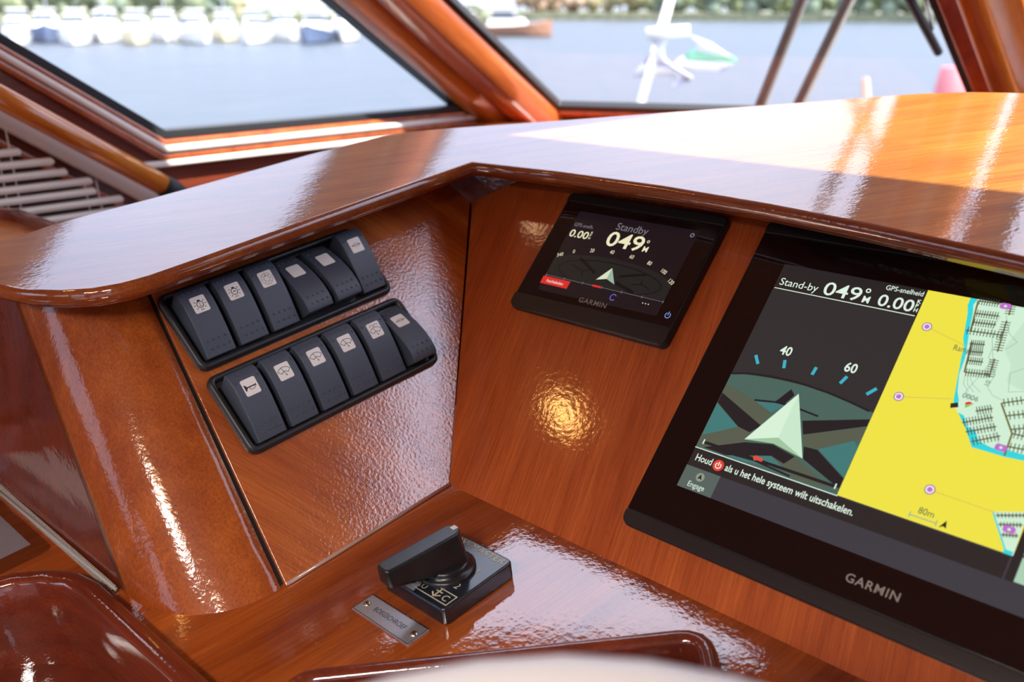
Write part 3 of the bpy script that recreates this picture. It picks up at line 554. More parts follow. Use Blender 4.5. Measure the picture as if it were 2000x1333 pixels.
MB().poly([(11.44, 5.80), (11.58, 5.87), (11.5, 5.90), (11.43, 5.86)], zl(7)).build('port_light_mark', emis('boat_red', (225, 50, 30)), sc2); MB().poly([(11.46, 5.74), (11.57, 5.84), (11.60, 5.86), (11.45, 5.80)], zl(7)).build('starboard_light_mark', emis('boat_green', (90, 200, 40)), sc2)
text('80m', .20, e_txt, sc2, 11.40, 3.36, zl(4), sx=.9); s8 = MB().stroke([(11.28, 3.28), (11.80, 3.28)], .022, zl(4)).stroke([(11.28, 3.22), (11.28, 3.35)], .02, zl(4)).stroke([(11.80, 3.22), (11.80, 3.35)], .02, zl(4)); s8.build('scale_bar', e_line, sc2)
MB().poly([(11.86, 3.22), (11.94, 3.27), (12.0, 3.24), (11.96, 3.40)], zl(4)).build('north_arrow', e_hdr, sc2)
fan('harbour_water', [(12.66, 3.86), (13.2, 4.05)], [(13.12, 3.17), (13.24, 3.17)], e_grn, zl(1))
q_ = MB(); q_.stroke([(12.66, 3.84), (13.1, 3.2)], .03, zl(3)); q_.stroke([(13.06, 3.2), (13.22, 3.2)], .08, zl(3)); q_.build('coast_strip', e_coast, sc2)
pr2 = MB(); bt2 = MB(); pr_, bt = pr2, bt2
for a, b, k in (((12.72, 3.80), (13.2, 3.98), 8), ((12.82, 3.65), (13.2, 3.78), 7), ((12.93, 3.48), (13.2, 3.56), 5)): pier(a, b, k, L_=.05)
tag(pr2.build('pier_lines', e_pier, sc2), kind='stuff'); tag(bt2.build('berth_ticks', e_boat, sc2), kind='stuff')
MB().poly([(13.24, 2.7), (13.38, 2.7), (13.38, 8.2), (13.24, 8.2)], zl(2)).build('page_gap', e_hdr, sc2); MB().poly([(13.40, 2.72), (15.97, 2.72), (15.97, 3.2), (13.40, 3.2)], zl(2)).build('side_button', emis('side_green', (170, 205, 178)), sc2); MB().poly([(13.40, 3.25), (15.97, 3.25), (15.97, 8.2), (13.40, 8.2)], zl(1)).build('side_page', e_grn, sc2)
text('GARMIN', .255, M_GREY, cp, 10.62, 1.58, .196, bold=.004, fit=1.08, space=1.12)

# ------------------------------------------------------------------ bow thruster switch and name plate
bs = thing('bow_thruster_switch', at(FD, 3.12, -2.80, 0), 'black rotary bow thruster switch with chunky lever knob', 'switch')
MB().prism(rrect(-1.08, 1.03, -1.08, 1.06, .14, n=3), 0, .44).build('switch_plate', M_PLATE, bs, bevel=.05)
zc = .446
MB().loft([[(r * math.cos(2 * PI * k / 32), r * math.sin(2 * PI * k / 32) - .06, z) for k in range(32)] for r, z in ((.68, .44), (.68, .5), (.64, .54), (.56, .55), (.56, .64), (.53, .69), (.48, .70))], cap1=True).build('collar', M_KNOB, bs, smooth=True)
kn = MB(); prof = [(-1.72, -.26), (-1.62, -.38), (-1.3, -.42), (.45, -.34), (.62, -.1), (.62, .1), (.45, .34), (-1.3, .42), (-1.62, .38), (-1.72, .26)]
kang = math.radians(83)
kn.loft([[(x * k, y * k2, z) for x, y in prof] for z, k, k2 in ((.62, .0, 0), )]) if False else None
lowp = [(-1.60, -.17), (-1.53, -.25), (-1.25, -.27), (-.45, -.30), (.30, -.44), (.48, -.15), (.48, .15), (.30, .44), (-.45, .30), (-1.25, .27), (-1.53, .25), (-1.60, .17)]
topp = [(-1.62, -.16), (-1.55, -.23), (-1.25, -.245), (-.45, -.25), (.26, -.25), (.42, -.12), (.42, .12), (.26, .25), (-.45, .25), (-1.25, .245), (-1.55, .23), (-1.62, .16)]
def kz(x, lo): return (.93 if x < -.5 else .66)
MB().loft([[(x, y, kz(x, True)) for x, y in lowp], [(x, y, 1.32) for x, y in topp], [(x * .985, y * .86, 1.38) for x, y in topp]], cap0=True, cap1=True).build('lever_knob', M_KNOB, bs, Matrix.Translation(Vector((.02, -.06, 0)) * S) @ Matrix.Rotation(kang + .02, 4, 'Z'), bevel=.03)
MB().box(.28, .41, -.07, .07, 1.375, 1.395).build('pointer_mark', plain('white_mark', (.7, .68, .6), .4), bs, Matrix.Translation(Vector((.02, -.06, 0)) * S) @ Matrix.Rotation(kang + .02, 4, 'Z'))
text('BOWMASTER', .25, M_GOLD, bs, -.90, .80, zc, fit=1.80); text('0', .22, M_GOLD, bs, .06, .53, zc); text('1', .22, M_GOLD, bs, .60, .24, zc); text('2', .25, M_GOLD, bs, .60, -.42, zc)
lg = MB().stroke([(-.95, -.93), (.93, -.93), (.93, -.60), (-.1, -.60)], .025, zc); lg.build('logo_frame', M_GOLD, bs)
text('VP NAU', .22, M_GOLD, bs, -.72, -.85, zc, space=1.15); text('C', .26, M_GOLD, bs, .66, -.86, zc)
MB().stroke([(.34, -.78), (.46, -.88), (.60, -.78)], .035, zc).stroke([(.47, -.88), (.47, -.62)], .035, zc).stroke([(.38, -.70), (.58, -.70)], .03, zc).build('anchor_logo', M_GOLD, bs)
npl = thing('name_plate', at(FD, 2.97, -4.48, 0), 'small aluminium plate engraved BOEGSCHROEF beside the thruster switch', 'sign')
MB().prism([(-.97, -.30), (.97, -.31), (.97, .30), (-.97, .29)], 0, .05).build('plate', M_ALU, npl, bevel=.01)
text('BOEGSCHROEF', .19, plain('engraved_navy', (.03, .03, .08), .5), npl, 0, -.06, .053, 'CENTER', fit=1.05)
MB().stroke([(-.955, -.285), (.955, -.295), (.955, .285), (-.955, .275)], .02, .0525, True).build('plate_border', M_INK, npl)
for sx in (-.80, .82):
    s1 = MB().ball((sx, 0, .04), .095, 16, 5, .6, True).build('screw', M_BRASS, npl, smooth=True)
    MB().stroke([(sx - .05, -.03), (sx + .05, .03)], .02, .1).stroke([(sx - .03, .05), (sx + .03, -.05)], .02, .1).build('screw_slot', M_INK, s1)

# ------------------------------------------------------------------ laminated card
cd = thing('laminated_card', at(FD, -6.4, -8.15, 0), 'clear laminated instruction card lying by the side panel', 'card')
M_LAM = glass('laminate_film', (.86, .86, .9), 1.6)
MB().prism(rrect(-8, 0, -2.6, 0, .22, n=4), .012, .03).build('laminate_sleeve', M_LAM, cd)
MB().prism([(-8, -2.4), (-.72, -2.4), (-.72, -.32), (-8, -.30)], .004, .011).build('printed_sheet', M_CARD, cd)
MB().prism([(-8, -2.3), (-.95, -2.3), (-.95, -1.1), (-8, -1.1)], .031, .033).build('white_form', plain('form_white', (.75, .76, .80), .2), cd)
MB().stroke([(-8, -1.1), (-.95, -1.1), (-.95, -2.3)], .03, .036).build('form_border', M_INK, cd)
blu = MB()
for i in range(9): blu.ring((-1.5 - i * .11, -1.55 + .05 * (i % 2)), .09, .02, .037, 10)
blu.build('handwriting', plain('blue_ink', (.12, .18, .42), .5), cd)

# ------------------------------------------------------------------ cabin shell (level frame, units)
XP, XS = -27.8, 34.0
rk = Vector((.015, -.83, .56))
def quad(name, a, b, c, d, mat, thick=.8, kind='structure', parent=None):
    a, b, c, d = map(Vector, (a, b, c, d)); n_ = (b - a).cross(d - a).normalized() * thick
    V = [a, b, c, d, a + n_, b + n_, c + n_, d + n_]
    o = mesh(name, V, [(0, 1, 2, 3), (7, 6, 5, 4), (0, 4, 5, 1), (1, 5, 6, 2), (2, 6, 7, 3), (3, 7, 4, 0)], mat, parent, None if parent else FW)
    if kind and not parent: o['kind'] = kind
    return o
# port wall drawn in (y, z) -> frame with X=+Y world, Y=+Z world, Z=+X world (inward)
FP = frame((XP, 0, 0), (0, 1, 0), (0, 0, 1), (1, 0, 0))
ZH = 25.0
def sl(y, z, z2): return (y - (z2 - z) * 1.482, z2)
opA = [(6.63, 5.97), (27.0, 5.95), sl(27.0, 5.95, 21), sl(6.63, 5.97, 21)]
opB = [(-30, 2.6), (5.3, 2.6), sl(6.2, 2.1, 7.2), (-30, 7.2)]
opB = [(-30, 2.5), (4.7, 2.5), (-2.2, 7.2), (-30, 7.2)]
opC = [(-80, 3), (-36, 3), (-36, 20), (-80, 20)]
wall_port_wood = wood('mahogany_wall', (.15, .03, .014), (.23, .05, .022), rot=(0, 0, 0), coat_rough=.15, coat_ior=1.5)
o = slab('wall_port', [(-90, -36), (36, -36), (36, 2), sl(36, 2, ZH), (-90, ZH)], [opA, opC], -1.2, 0, wall_port_wood, None, FP); struct(o)
# window 1 frame: nested mouldings
w1 = thing('window_1', FP, 'raked side window with dark gasket and pale highlight strip, port side', 'window', kind='structure'); del w1['category']
A_ = ccw(opA)
def band(name, P, o0, o1, z0, z1, mat, par, bev=.08):
    i_, o_ = offset_poly(P, o0), offset_poly(P, o1)
    return MB().loft([[(x, y, z0) for x, y in i_], [(x, y, z1) for x, y in i_], [(x, y, z1) for x, y in o_], [(x, y, z0) for x, y in o_]]).build(name, mat, par, bevel=bev)
band('gasket', A_, -.42, .0, -.9, .15, M_GRT, w1, .04)
band('inner_trim', A_, .0, .28, -.5, .30, W_P, w1); band('highlight_bead', A_, .28, .62, -.2, .55, M_CREAM, w1, .12); band('outer_trim', A_, .62, 1.0, -.2, .45, W_P, w1, .1)  # cream of the bead paints the white reflections on the wood bevels
tri_p = MB().poly(offset_poly(A_, -.2), -.6); tri_p.build('pane', M_PANE, w1)
w2 = thing('window_2', FP, 'small port side window behind the venetian blind', 'window', kind='structure'); del w2['category']
B_ = ccw(opB); band('window_frame', B_, .0, .35, -.9, .35, W_P, w2, .08); MB().poly(B_, .02).build('dark_backing', M_DARKW, w2)  # dark sheet closes the opening behind the slats
# white raked strip and handrail along the raked post
ws = MB(); a = Vector((-1.6, 8.35)); b = Vector((7.4, 2.2)); nn = Vector((.565, .825))
ws.prism([tuple(a - nn * .55), tuple(b - nn * .55), tuple(b + nn * .35), tuple(a + nn * .35)][::1], 0, .5)
tr1 = ws.build('trim_1', M_CREAM, None, FP, bevel=.1); struct(tr1)
A0 = on_x(-160, 103, -26.3); B0 = on_x(318, 362, -26.3); B1 = on_x(372, 392, -26.3)
hrl = thing('handrail', frame(B0, (1, 0, 0), (0, 1, 0), (0, 0, 1)), 'varnished handrail coloured sunlit orange with black end cap by port window', 'handrail')
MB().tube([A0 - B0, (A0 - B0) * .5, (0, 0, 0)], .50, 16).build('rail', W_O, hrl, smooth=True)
MB().tube([(0, 0, 0), (B1 - B0) * .3, (B1 - B0) * .8, (B1 - B0) * 1.0], [.52, .54, .42, .15], 16).build('end_cap', M_RUB, hrl, smooth=True)
# venetian blind
vb = thing('venetian_blind', at(FP, 0, 7, .6), 'ivory venetian blind over the small port side window', 'blind')
M0 = None
slats = [(5.62, .9), (5.10, 1.4), (4.58, 2.45), (4.10, 2.55), (3.60, 3.75), (3.08, 3.85), (6.15, -.4), (6.65, -1.3)]
for i, (z, ye) in enumerate(slats):
    MB().add([(-24, z - 7.13, .62), (ye, z - 7.13, .62), (ye + .05, z - 7, .66), (ye, z - 6.86, .55), (-24, z - 6.86, .55), (-24, z - 7, .66), (-24, z - 7.10, .42), (ye, z - 7.10, .42), (ye, z - 6.84, .36), (-24, z - 6.84, .36)],
             [(0, 1, 2, 5), (5, 2, 3, 4), (4, 3, 8, 9), (9, 8, 7, 6), (6, 7, 1, 0), (0, 5, 4, 9, 6), (1, 7, 8, 3, 2)]).build('slat', M_SLAT, vb)
MB().prism([(-24, 2.5 - 7), (4.9, 2.5 - 7), (4.3, 2.85 - 7), (-24, 2.85 - 7)], -.1, .55).build('bottom_rail', M_WHITE, vb, bevel=.05)
for x in (2.9, 2.35, -.6, -1.1):
    MB().tube([(x, 2.7 - 7, .35), (x - .15, 7.2 - 7 if x < 0 else 4.6 - 7, .35)], .035, 6).build('cord', M_SLAT, vb)
MB().prism([(-24, -.1), (-1.5, -.1), (-1.9, .25), (-24, .25)], -.2, .6).build('head_rail', M_WHITE, vb)
# small curved shelf at far left
fl_ = [(0, 0), (60, 0)]
cs = thing('side_locker', frame((-21, -7.5, 0), (1, 0, 0), (0, 1, 0), (0, 0, 1)), 'low mahogany locker with rounded raised rim in front of the blind', 'locker')
CSP = rrect(-5.7, 2.4, -4.5, 6.2, 1.6); ztop = 4.0
MB().loft(sweep_profile(CSP, [(0, -36), (0, ztop - .5), (.18, ztop - .45), (.22, ztop - .1), (.1, ztop), (-.25, ztop), (-.35, ztop - .1), (-.35, ztop - .45)])).build('locker_body', W_F, cs, bevel=.05)
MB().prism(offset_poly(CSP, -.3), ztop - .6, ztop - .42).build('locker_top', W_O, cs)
# windshield panes 2..4, posts
hA = Vector((.85, .527, 0)).normalized(); Apt = Vector((-24.55, 31.4, 6)); nA = hA.cross(rk).normalized()
Bpt = Vector((-3.06, 44.8, 6)); Cpt = Vector((3.2, 45.0, 6)); Dpt = Vector((26.5, 31.4, 6))
def up_to(p, z): return p + rk * ((z - p.z) / rk.z)
def winpane(idx, a, b, label):
    a, b = Vector(a), Vector(b); hx = (b - a).normalized(); ry_ = (rk - hx * rk.dot(hx)).normalized(); nz = hx.cross(ry_)
    if nz.y > 0: nz = -nz; 
    L_ = (b - a).length; Fm = frame(a, hx, ry_, hx.cross(ry_)); inv = Matrix((hx, ry_, hx.cross(ry_)))
    w_ = thing('window_%d' % idx, Fm, label, 'window', kind='structure'); del w_['category']
    ta = inv @ (up_to(a, ZH) - a); tb = inv @ (up_to(b, ZH) - a); P = [(0, 0), (L_, 0), (tb.x, tb.y), (ta.x, ta.y)]
    zi = 1 if hx.cross(ry_).y < 0 else -1
    def bnd(name, o0, o1, z0, z1, mat, bev=.06):
        i_, o_ = offset_poly(P, o0), offset_poly(P, o1)
        MB().loft([[(x, y, z0 * zi) for x, y in i_], [(x, y, z1 * zi) for x, y in i_], [(x, y, z1 * zi) for x, y in o_], [(x, y, z0 * zi) for x, y in o_]]).build(name, mat, w_, bevel=bev)
    if idx == 4:
        def bnd(name, o0, o1, z0, z1, mat, bev=.06):
            i_, o_ = offset_poly(P, o0), offset_poly(P, o1); i_ = [i_[3], i_[0], i_[1], i_[2]]; o_ = [o_[3], o_[0], o_[1], o_[2]]
            MB().loft([[(x, y, z * zi) for x, y, z in ((*i_[k], z0), (*i_[k], z1), (*o_[k], z1), (*o_[k], z0))] for k in range(4)], cap0=True, cap1=True).build(name, mat, w_, bevel=bev)
    bnd('gasket', -.45, -.05, -.3, .12, M_GRT); bnd('window_frame', -.05, 1.5, -.4, .35, W_P, .12)
    MB().poly(offset_poly(P, -.2), 0).build('pane', M_PANE, w_)
    return w_, Fm, P, zi
w3 = winpane(3, Apt, Bpt, 'raked front window with wiper left of the centre post')
winpane(4, Cpt, Dpt, 'raked front window right of the centre post')
def post(idx, cross, mats, z0=-2, z1=ZH + 1):
    """raked post, cross = list of (x, y) at z=6"""
    c = [Vector((x, y, 6)) for x, y in cross]; o = MB().loft([[up_to(p, z0) for p in c], [up_to(p, z1) for p in c]], cap0=True, cap1=True).build('trim_%d' % idx, mats, None, FW, bevel=.25, seg=3); struct(o); return o
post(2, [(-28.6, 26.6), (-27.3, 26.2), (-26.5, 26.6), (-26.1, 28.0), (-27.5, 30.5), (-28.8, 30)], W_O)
post(3, [(-27.2, 29.0), (-25.6, 27.5), (-24.6, 28.2), (-24.2, 29.8), (-24.3, 31.3), (-25.4, 32.6), (-28, 32)], W_P)
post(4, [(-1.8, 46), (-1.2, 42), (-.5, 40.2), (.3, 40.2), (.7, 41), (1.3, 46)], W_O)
post(5, [(26.0, 32), (25.4, 30), (27, 28), (30, 29), (29, 33)], W_P)
# lower walls under the windscreen, sill
for k, (a, b) in enumerate((((-27.8, 28), Apt), (Apt, Bpt), (Bpt, Cpt), (Cpt, Dpt), (Dpt, (34, 30)))):
    quad('wall_bow' if k == 0 else 'wall_bow', (a[0], a[1], -36), (b[0], b[1], -36), (b[0], b[1], 5.3), (a[0], a[1], 5.3), wall_port_wood, -1)
sill = [(-27.8, 27), (-24.55, 31.4), (-3.06, 44.8), (3.2, 45), (26.5, 31.4), (31, 28)]
MB().prism(sill[::-1] + [(-27.8, 24.5), (-22.8, 28.6), (-2.5, 41.3), (3, 41.5), (24.5, 28.6), (31, 24.5)], 4.7, 5.3).build('trim_6', W_P, None, FW); struct(bpy.data.objects['trim_6'])
# port ledge moulding below window 1
lm = MB().prism([(5, 4.7), (29, 4.7), (29, 5.0), (5, 5.0)], 0, .5).build('trim_7', M_CREAM, None, FP, bevel=.08); struct(lm)
# roof with a notch over the starboard front, starboard wall, aft wall, floor
KX, KY = 4.3, 12.2  # unseen roof notch, shaped to cut the sun wedge on the shelf
roof = [(-33, -90), (-33, -3), (-27, 4.5), (-13, 12.6), (-6, 15.6), (7.3, 16.2), (KX, KY), (44, KY - .9), (44, -90)]
struct(MB().prism([(-27, 3), (44, 10.6), (44, 11.9), (24, 12), (4, 19.6), (-4, 19.3), (-27, 4.6)], ZH + .04, ZH + .05).build('window_5', M_PANE, None, FW))
struct(slab('ceiling', roof, [], ZH + .05, ZH + 1.4, M_CEIL, None, FW))
FS = frame((XS, 0, 0), (0, 1, 0), (0, 0, 1), (1, 0, 0))
struct(slab('wall_starboard', [(-90, -36), (30, -36), (30, 4), (0, ZH), (-90, ZH)], [[(-38, -4), (5, -4), (5, 22.5), (-38, 22.5)], [(-84, -2), (-44, -2), (-44, 22), (-84, 22)]], 0, 1.2, wall_port_wood, None, FS))
FA = frame((0, -90, 0), (1, 0, 0), (0, 0, 1), (0, -1, 0))
struct(slab('wall_aft', [(XP, -36), (XS, -36), (XS, ZH), (XP, ZH)], [[(-22, 2), (-4, 2), (-4, 20), (-22, 20)], [(4, -34), (26, -34), (26, 20), (4, 20)]], 0, 1.2, wall_port_wood, None, FA))
struct(quad('floor', (XP, -90, -36), (XS, -90, -36), (XS, 46, -36), (XP, 46, -36), W_D, -1))
# ceiling lamps (warm): some glint on the instrument panel, wide ones are added fill
M_LAMP = plain('warm_lamp_glass', (1.0, .55, .16), emit=34); M_DIM = plain('dim_lamp_glass', (1.0, .6, .3), emit=8)
def ceiling_or_fill_lamp(px_ref, d_ref, zc_, rad, k, watt=14, lens=None):
    p = Vector(px_ref) + Vector(d_ref) * ((zc_ - px_ref[2]) / d_ref[2])
    t = thing('ceiling_or_fill_lamp', frame((p.x, p.y, zc_), (1, 0, 0), (0, 1, 0), (0, 0, 1)), 'small round warm ceiling lamp ' + k, 'lamp')
    MB().loft([[(r * math.cos(2 * PI * q / 24), r * math.sin(2 * PI * q / 24), z) for q in range(24)] for r, z in ((rad * 1.25, 0), (rad * 1.3, -.25), (rad * 1.1, -.45), (rad, -.4))]).build('lamp_ring', M_ALU, t, smooth=True)
    MB().loft([[(r * math.cos(2 * PI * q / 24), r * math.sin(2 * PI * q / 24), z) for q in range(24)] for r, z in ((rad, -.3), (rad, -.35), (rad * .01, -.36))], cap1=True).build('lamp_lens', lens or M_LAMP, t)
    if not watt: return
    l_ = bpy.data.lights.new('fill_bulb', 'SPOT'); l_.energy = watt; l_.color = (1, .95, .88); l_.shadow_soft_size = rad * S * .95; l_.spot_size = math.radians(150); l_.spot_blend = .6
    lo_ = bpy.data.objects.new('fill_bulb', l_); col.objects.link(lo_); lo_.parent = t; lo_.location = (0, 0, -.55 * S)
dref = Q @ Vector((-.60708204, -.34162501, .7170663)); pref = Q @ Vector((2.4153, 2.3062, 1.88608))
ceiling_or_fill_lamp(pref, dref, ZH, 1.0, 'above the helm', 0)
ceiling_or_fill_lamp((20, -34, 0), (0, 0, 1), ZH, 4.0, 'added as fill over the aft starboard side', 40, M_DIM)  # added fill, placed where its glint stays out of view
ceiling_or_fill_lamp((6, -37, 0), (0, 0, 1), ZH, 4.0, 'added as fill over the middle of the cabin', 18, M_DIM)
ceiling_or_fill_lamp(Q @ Vector((-2.0357, 6.3944, 5.2295)), Q @ Vector((-.66986669, -.15311184, .72624151)), ZH, .7, 'over the port side of the dash', 0, M_DIM)

# ------------------------------------------------------------------ steering wheel (blurred, in front)
wc = CW + ray(1100, 1402) * 9.0
hx = rt.copy(); hy = (-up_ * .75 - bk * -.66).normalized(); hy = (hy - hx * hy.dot(hx)).normalized(); R_ = 5.2
cen = wc + hy * R_
sw = thing('steering_wheel', frame(cen, hx, hy, hx.cross(hy)), 'white rimmed steering wheel in the near foreground', 'steering wheel')
MB().tube([(R_ * math.cos(2 * PI * i / 48), R_ * math.sin(2 * PI * i / 48), 0) for i in range(48)], .52, 14, closed=True).build('wheel_rim', M_LEATHER, sw, smooth=True)
for a in (90, 210, 330): MB().tube([(0, 0, .6), (R_ * math.cos(math.radians(a)), R_ * math.sin(math.radians(a)), 0)], .22, 10).build('spoke', M_CHROME, sw, smooth=True)
MB().loft([[(r * math.cos(2 * PI * k / 24), r * math.sin(2 * PI * k / 24), z) for k in range(24)] for r, z in ((1.3, -.6), (1.3, .5), (1.0, .9), (.1, 1.0))], cap0=True, cap1=True).build('hub', M_CHROME, sw, smooth=True)

# ------------------------------------------------------------------ outside on deck
C_M = CW * S + Vector((0, 0, Z0))
def mtube(name, pts, r, mat, parent, n_=12): return MB().tube(pts, r, n_).build(name, mat, parent, smooth=True, scale=1)
def emptym(name, loc, label, cat, group=None, kind=None):
    o = thing(name, Matrix.Translation(loc), label, cat, group, kind); return o
deck = mesh('foredeck', [(-1.3, 1.2, .30), (1.3, 1.2, .30), (1.2, 2.8, .34), (.3, 5.2, .42), (-.3, 5.2, .42), (-1.2, 2.8, .34), (-1.3, 1.2, -1.3), (1.3, 1.2, -1.3), (1.1, 2.8, -1.3), (.2, 5.0, -1.3), (-.2, 5.0, -1.3), (-1.1, 2.8, -1.3)],
            [(0, 1, 2, 3, 4, 5), (0, 6, 7, 1), (1, 7, 8, 2), (2, 8, 9, 3), (3, 9, 10, 4), (4, 10, 11, 5), (5, 11, 6, 0)], M_WHITE, None, None, scale=1); struct(deck)
f0 = away(1243, 235, 4.3); f1 = away(1322, -50, 4.3); f0 = f0 + (f0 - f1) * .9
fp = emptym('flagpole', f0, 'white flagpole with short crossbar on the foredeck', 'flagpole')
mtube('pole', [(0, 0, 0), f1 - f0], .019, M_WHITE, fp)
b0 = away(1262, 66, 4.25); b1 = away(1346, 60, 4.25); mtube('crossbar', [b0 - f0, b1 - f0], .024, M_WHITE, fp)
def flag(name, pix, dist, mat, label, grp, stripe=None):
    top = [away(x, y, dist) for x, y in pix[0]]; bot = [away(x, y, dist + .08) for x, y in pix[1]]; o0 = top[0]
    t = emptym(name, o0, label, 'flag', grp); n_ = len(top); V = []
    for j in range(7):
        f_ = j / 6
        for i in range(n_): p = top[i].lerp(bot[i], f_) - o0; p += Vector((.03, .03, 0)) * math.sin(i * 1.7 + j * .8); V.append(p)
    mt = mat
    Fc = [(j * n_ + i, j * n_ + i + 1, (j + 1) * n_ + i + 1, (j + 1) * n_ + i) for j in range(6) for i in range(n_ - 1)]
    o = mesh('cloth', V, [f for k, f in enumerate(Fc) if not (stripe and k // (n_ - 1) in stripe[0])], mt, t, smooth=True, scale=1); so_ = o.modifiers.new('s', 'SOLIDIFY'); so_.thickness = .004
    if stripe:
        o = mesh('stripe', V, [f for k, f in enumerate(Fc) if k // (n_ - 1) in stripe[0]], stripe[1], t, smooth=True, scale=1); so_ = o.modifiers.new('s', 'SOLIDIFY'); so_.thickness = .004
M_FLAG = plain('flag_white', (.82, .83, .88), .8); M_FG = plain('flag_green', (.25, .62, .42), .8); M_FB = plain('flag_blue', (.55, .58, .85), .8)
flag('pennant', ([(1262, 66), (1285, 74), (1302, 92), (1318, 118), (1335, 146)], [(1256, 150), (1275, 148), (1298, 148), (1322, 160), (1334, 176)]), 4.25, M_FLAG, 'white drooping flag with pale blue mark on the flagpole', 'flags on the flagpole', ([3], M_FB))
flag('pennant', ([(1340, 66), (1362, 82), (1392, 84), (1424, 98)], [(1332, 132), (1360, 138), (1390, 138), (1416, 136)]), 4.25, M_FLAG, 'white flag with green band right of the flagpole', 'flags on the flagpole', ([2, 3], M_FG))
for (a, b, lb) in (((1476, 230), (1578, -30), 'left one of two leaning chrome rails outside the windscreen'), ((1548, 230), (1672, -30), 'right one of two leaning chrome rails outside the windscreen')):
    p0, p1 = away(*a, 2.0), away(*b, 2.0); p0 = p0 + (p0 - p1) * .9; p1 = p1 + (p1 - p0) * 2.6; t = emptym('chrome_rail', p0, lb, 'rail', 'chrome rails outside the windscreen')
    mtube('tube', [(0, 0, 0), p1 - p0], .0115, M_RAIL, t); mtube('base_flange', [(0, 0, 0), (0, 0, .02)], .03, M_CHROME, t)
# wiper on window 3
nW = hA.cross((rk - hA * rk.dot(hA)).normalized()); nW = -nW if nW.y < 0 else nW
def wp(px, py, o=.5): return on_plane(px, py, Apt, nA) + nW * o
p0 = wp(1745, -45); p1 = wp(1833, 118)
wi = thing('wiper', frame(p0, (1, 0, 0), (0, 1, 0), (0, 0, 1)), 'black windscreen wiper hanging down outside the front window', 'wiper')
MB().tube([(p0 - p1) * 1.2, p1 - p0], .24, 8).build('blade', M_RUB, wi); MB().tube([(wp(1790, -60, .8) - p0) + (wp(1790, -60, .8) - wp(1806, 20, .9)) * 3, wp(1790, -60, .8) - p0, wp(1806, 20, .9) - p0, wp(1822, 78, .7) - p0], .12, 8).build('arm', M_CHROME, wi, smooth=True)

# ------------------------------------------------------------------ water, shores, boats
SEA = C_M.z - 2.6
def water_mat():
    mt, t, b, N, L = nodes('river_water')
    b.inputs['Base Color'].default_value = (.06, .08, .10, 1); b.inputs['Roughness'].default_value = .35; b.inputs['Specular IOR Level'].default_value = .25
    tc = N.new('ShaderNodeTexCoord'); nz = N.new('ShaderNodeTexNoise'); nz.inputs['Scale'].default_value = .9; nz.inputs['Detail'].default_value = 6; mp = N.new('ShaderNodeMapping'); mp.inputs['Scale'].default_value = (1, .45, 1)
    L.new(tc.outputs['Object'], mp.inputs[0]); L.new(mp.outputs[0], nz.inputs['Vector']); bp = N.new('ShaderNodeBump'); bp.inputs['Strength'].default_value = .8; bp.inputs['Distance'].default_value = .15
    L.new(nz.outputs['Fac'], bp.inputs['Height']); L.new(bp.outputs[0], b.inputs['Normal'])
    rp = N.new('ShaderNodeValToRGB'); rp.color_ramp.elements[0].color = (.040, .054, .070, 1); rp.color_ramp.elements[1].color = (.062, .078, .095, 1); L.new(nz.outputs['Fac'], rp.inputs[0]); L.new(rp.outputs[0], b.inputs['Base Color'])
    return mt
struct(mesh('sea', [(-900, -500, SEA), (900, -500, SEA), (900, 1300, SEA), (-900, 1300, SEA)], [(0, 1, 2, 3)], water_mat(), scale=1))
def bearing(px, dist, z=None):
    d = ray(px, 12); d = Vector((d.x, d.y, 0)).normalized(); p = C_M + d * dist; return Vector((p.x, p.y, SEA if z is None else z)), d
def blob(mb_, c, r, seed, n_=9, m_=6):
    rnd = random.Random(seed); c = Vector(c); rings = []
    for j in range(m_ + 1):
        th = PI * j / m_; rings.append([c + Vector((math.sin(th) * math.cos(2 * PI * k / n_), math.sin(th) * math.sin(2 * PI * k / n_), math.cos(th))) * r * rnd.uniform(.82, 1.15) for k in range(n_)])
    mb_.loft(rings)
def leaf(name, c): return plain(name, c, .9, noise=.35, nscale=1.2, spec=.1)
LEAF = [leaf('foliage_green', (.19, .22, .14)), leaf('foliage_olive', (.29, .26, .16)), leaf('foliage_dark', (.15, .19, .15)), leaf('foliage_russet', (.32, .23, .17))]  # distance haze put into the leaf colours: paler and less saturated
BARK = plain('bark', (.16, .11, .07), .9)
protos = []
def make_tree(kind, mat, h_):
    r0 = random.Random(kind); t = emptym('tree', Vector((0, 0, 0)), 'tree', 'tree'); c = MB()
    for i in range(9): blob(c, (r0.uniform(-.3, .3) * h_, r0.uniform(-.3, .3) * h_, h_ * r0.uniform(.35, .8)), h_ * r0.uniform(.17, .27), kind * 20 + i)
    c.build('foliage', mat, t, scale=1, smooth=True); MB().tube([(0, 0, -.5), (.02 * h_, 0, h_ * .4), (0, .03 * h_, h_ * .65)], [h_ * .035, h_ * .028, h_ * .012], 8).build('trunk', BARK, t, scale=1)
    return t
def dup(root, loc, rz, sc_=1):
    r = root.copy(); col.objects.link(r); r.location = loc; r.rotation_euler = (0, 0, rz); r.scale = (sc_,) * 3
    for ch in list(root.children):
        c = ch.copy(); col.objects.link(c); c.parent = r
        for g_ in ch.children: d = g_.copy(); col.objects.link(d); d.parent = c
    return r
rnd = random.Random(3)
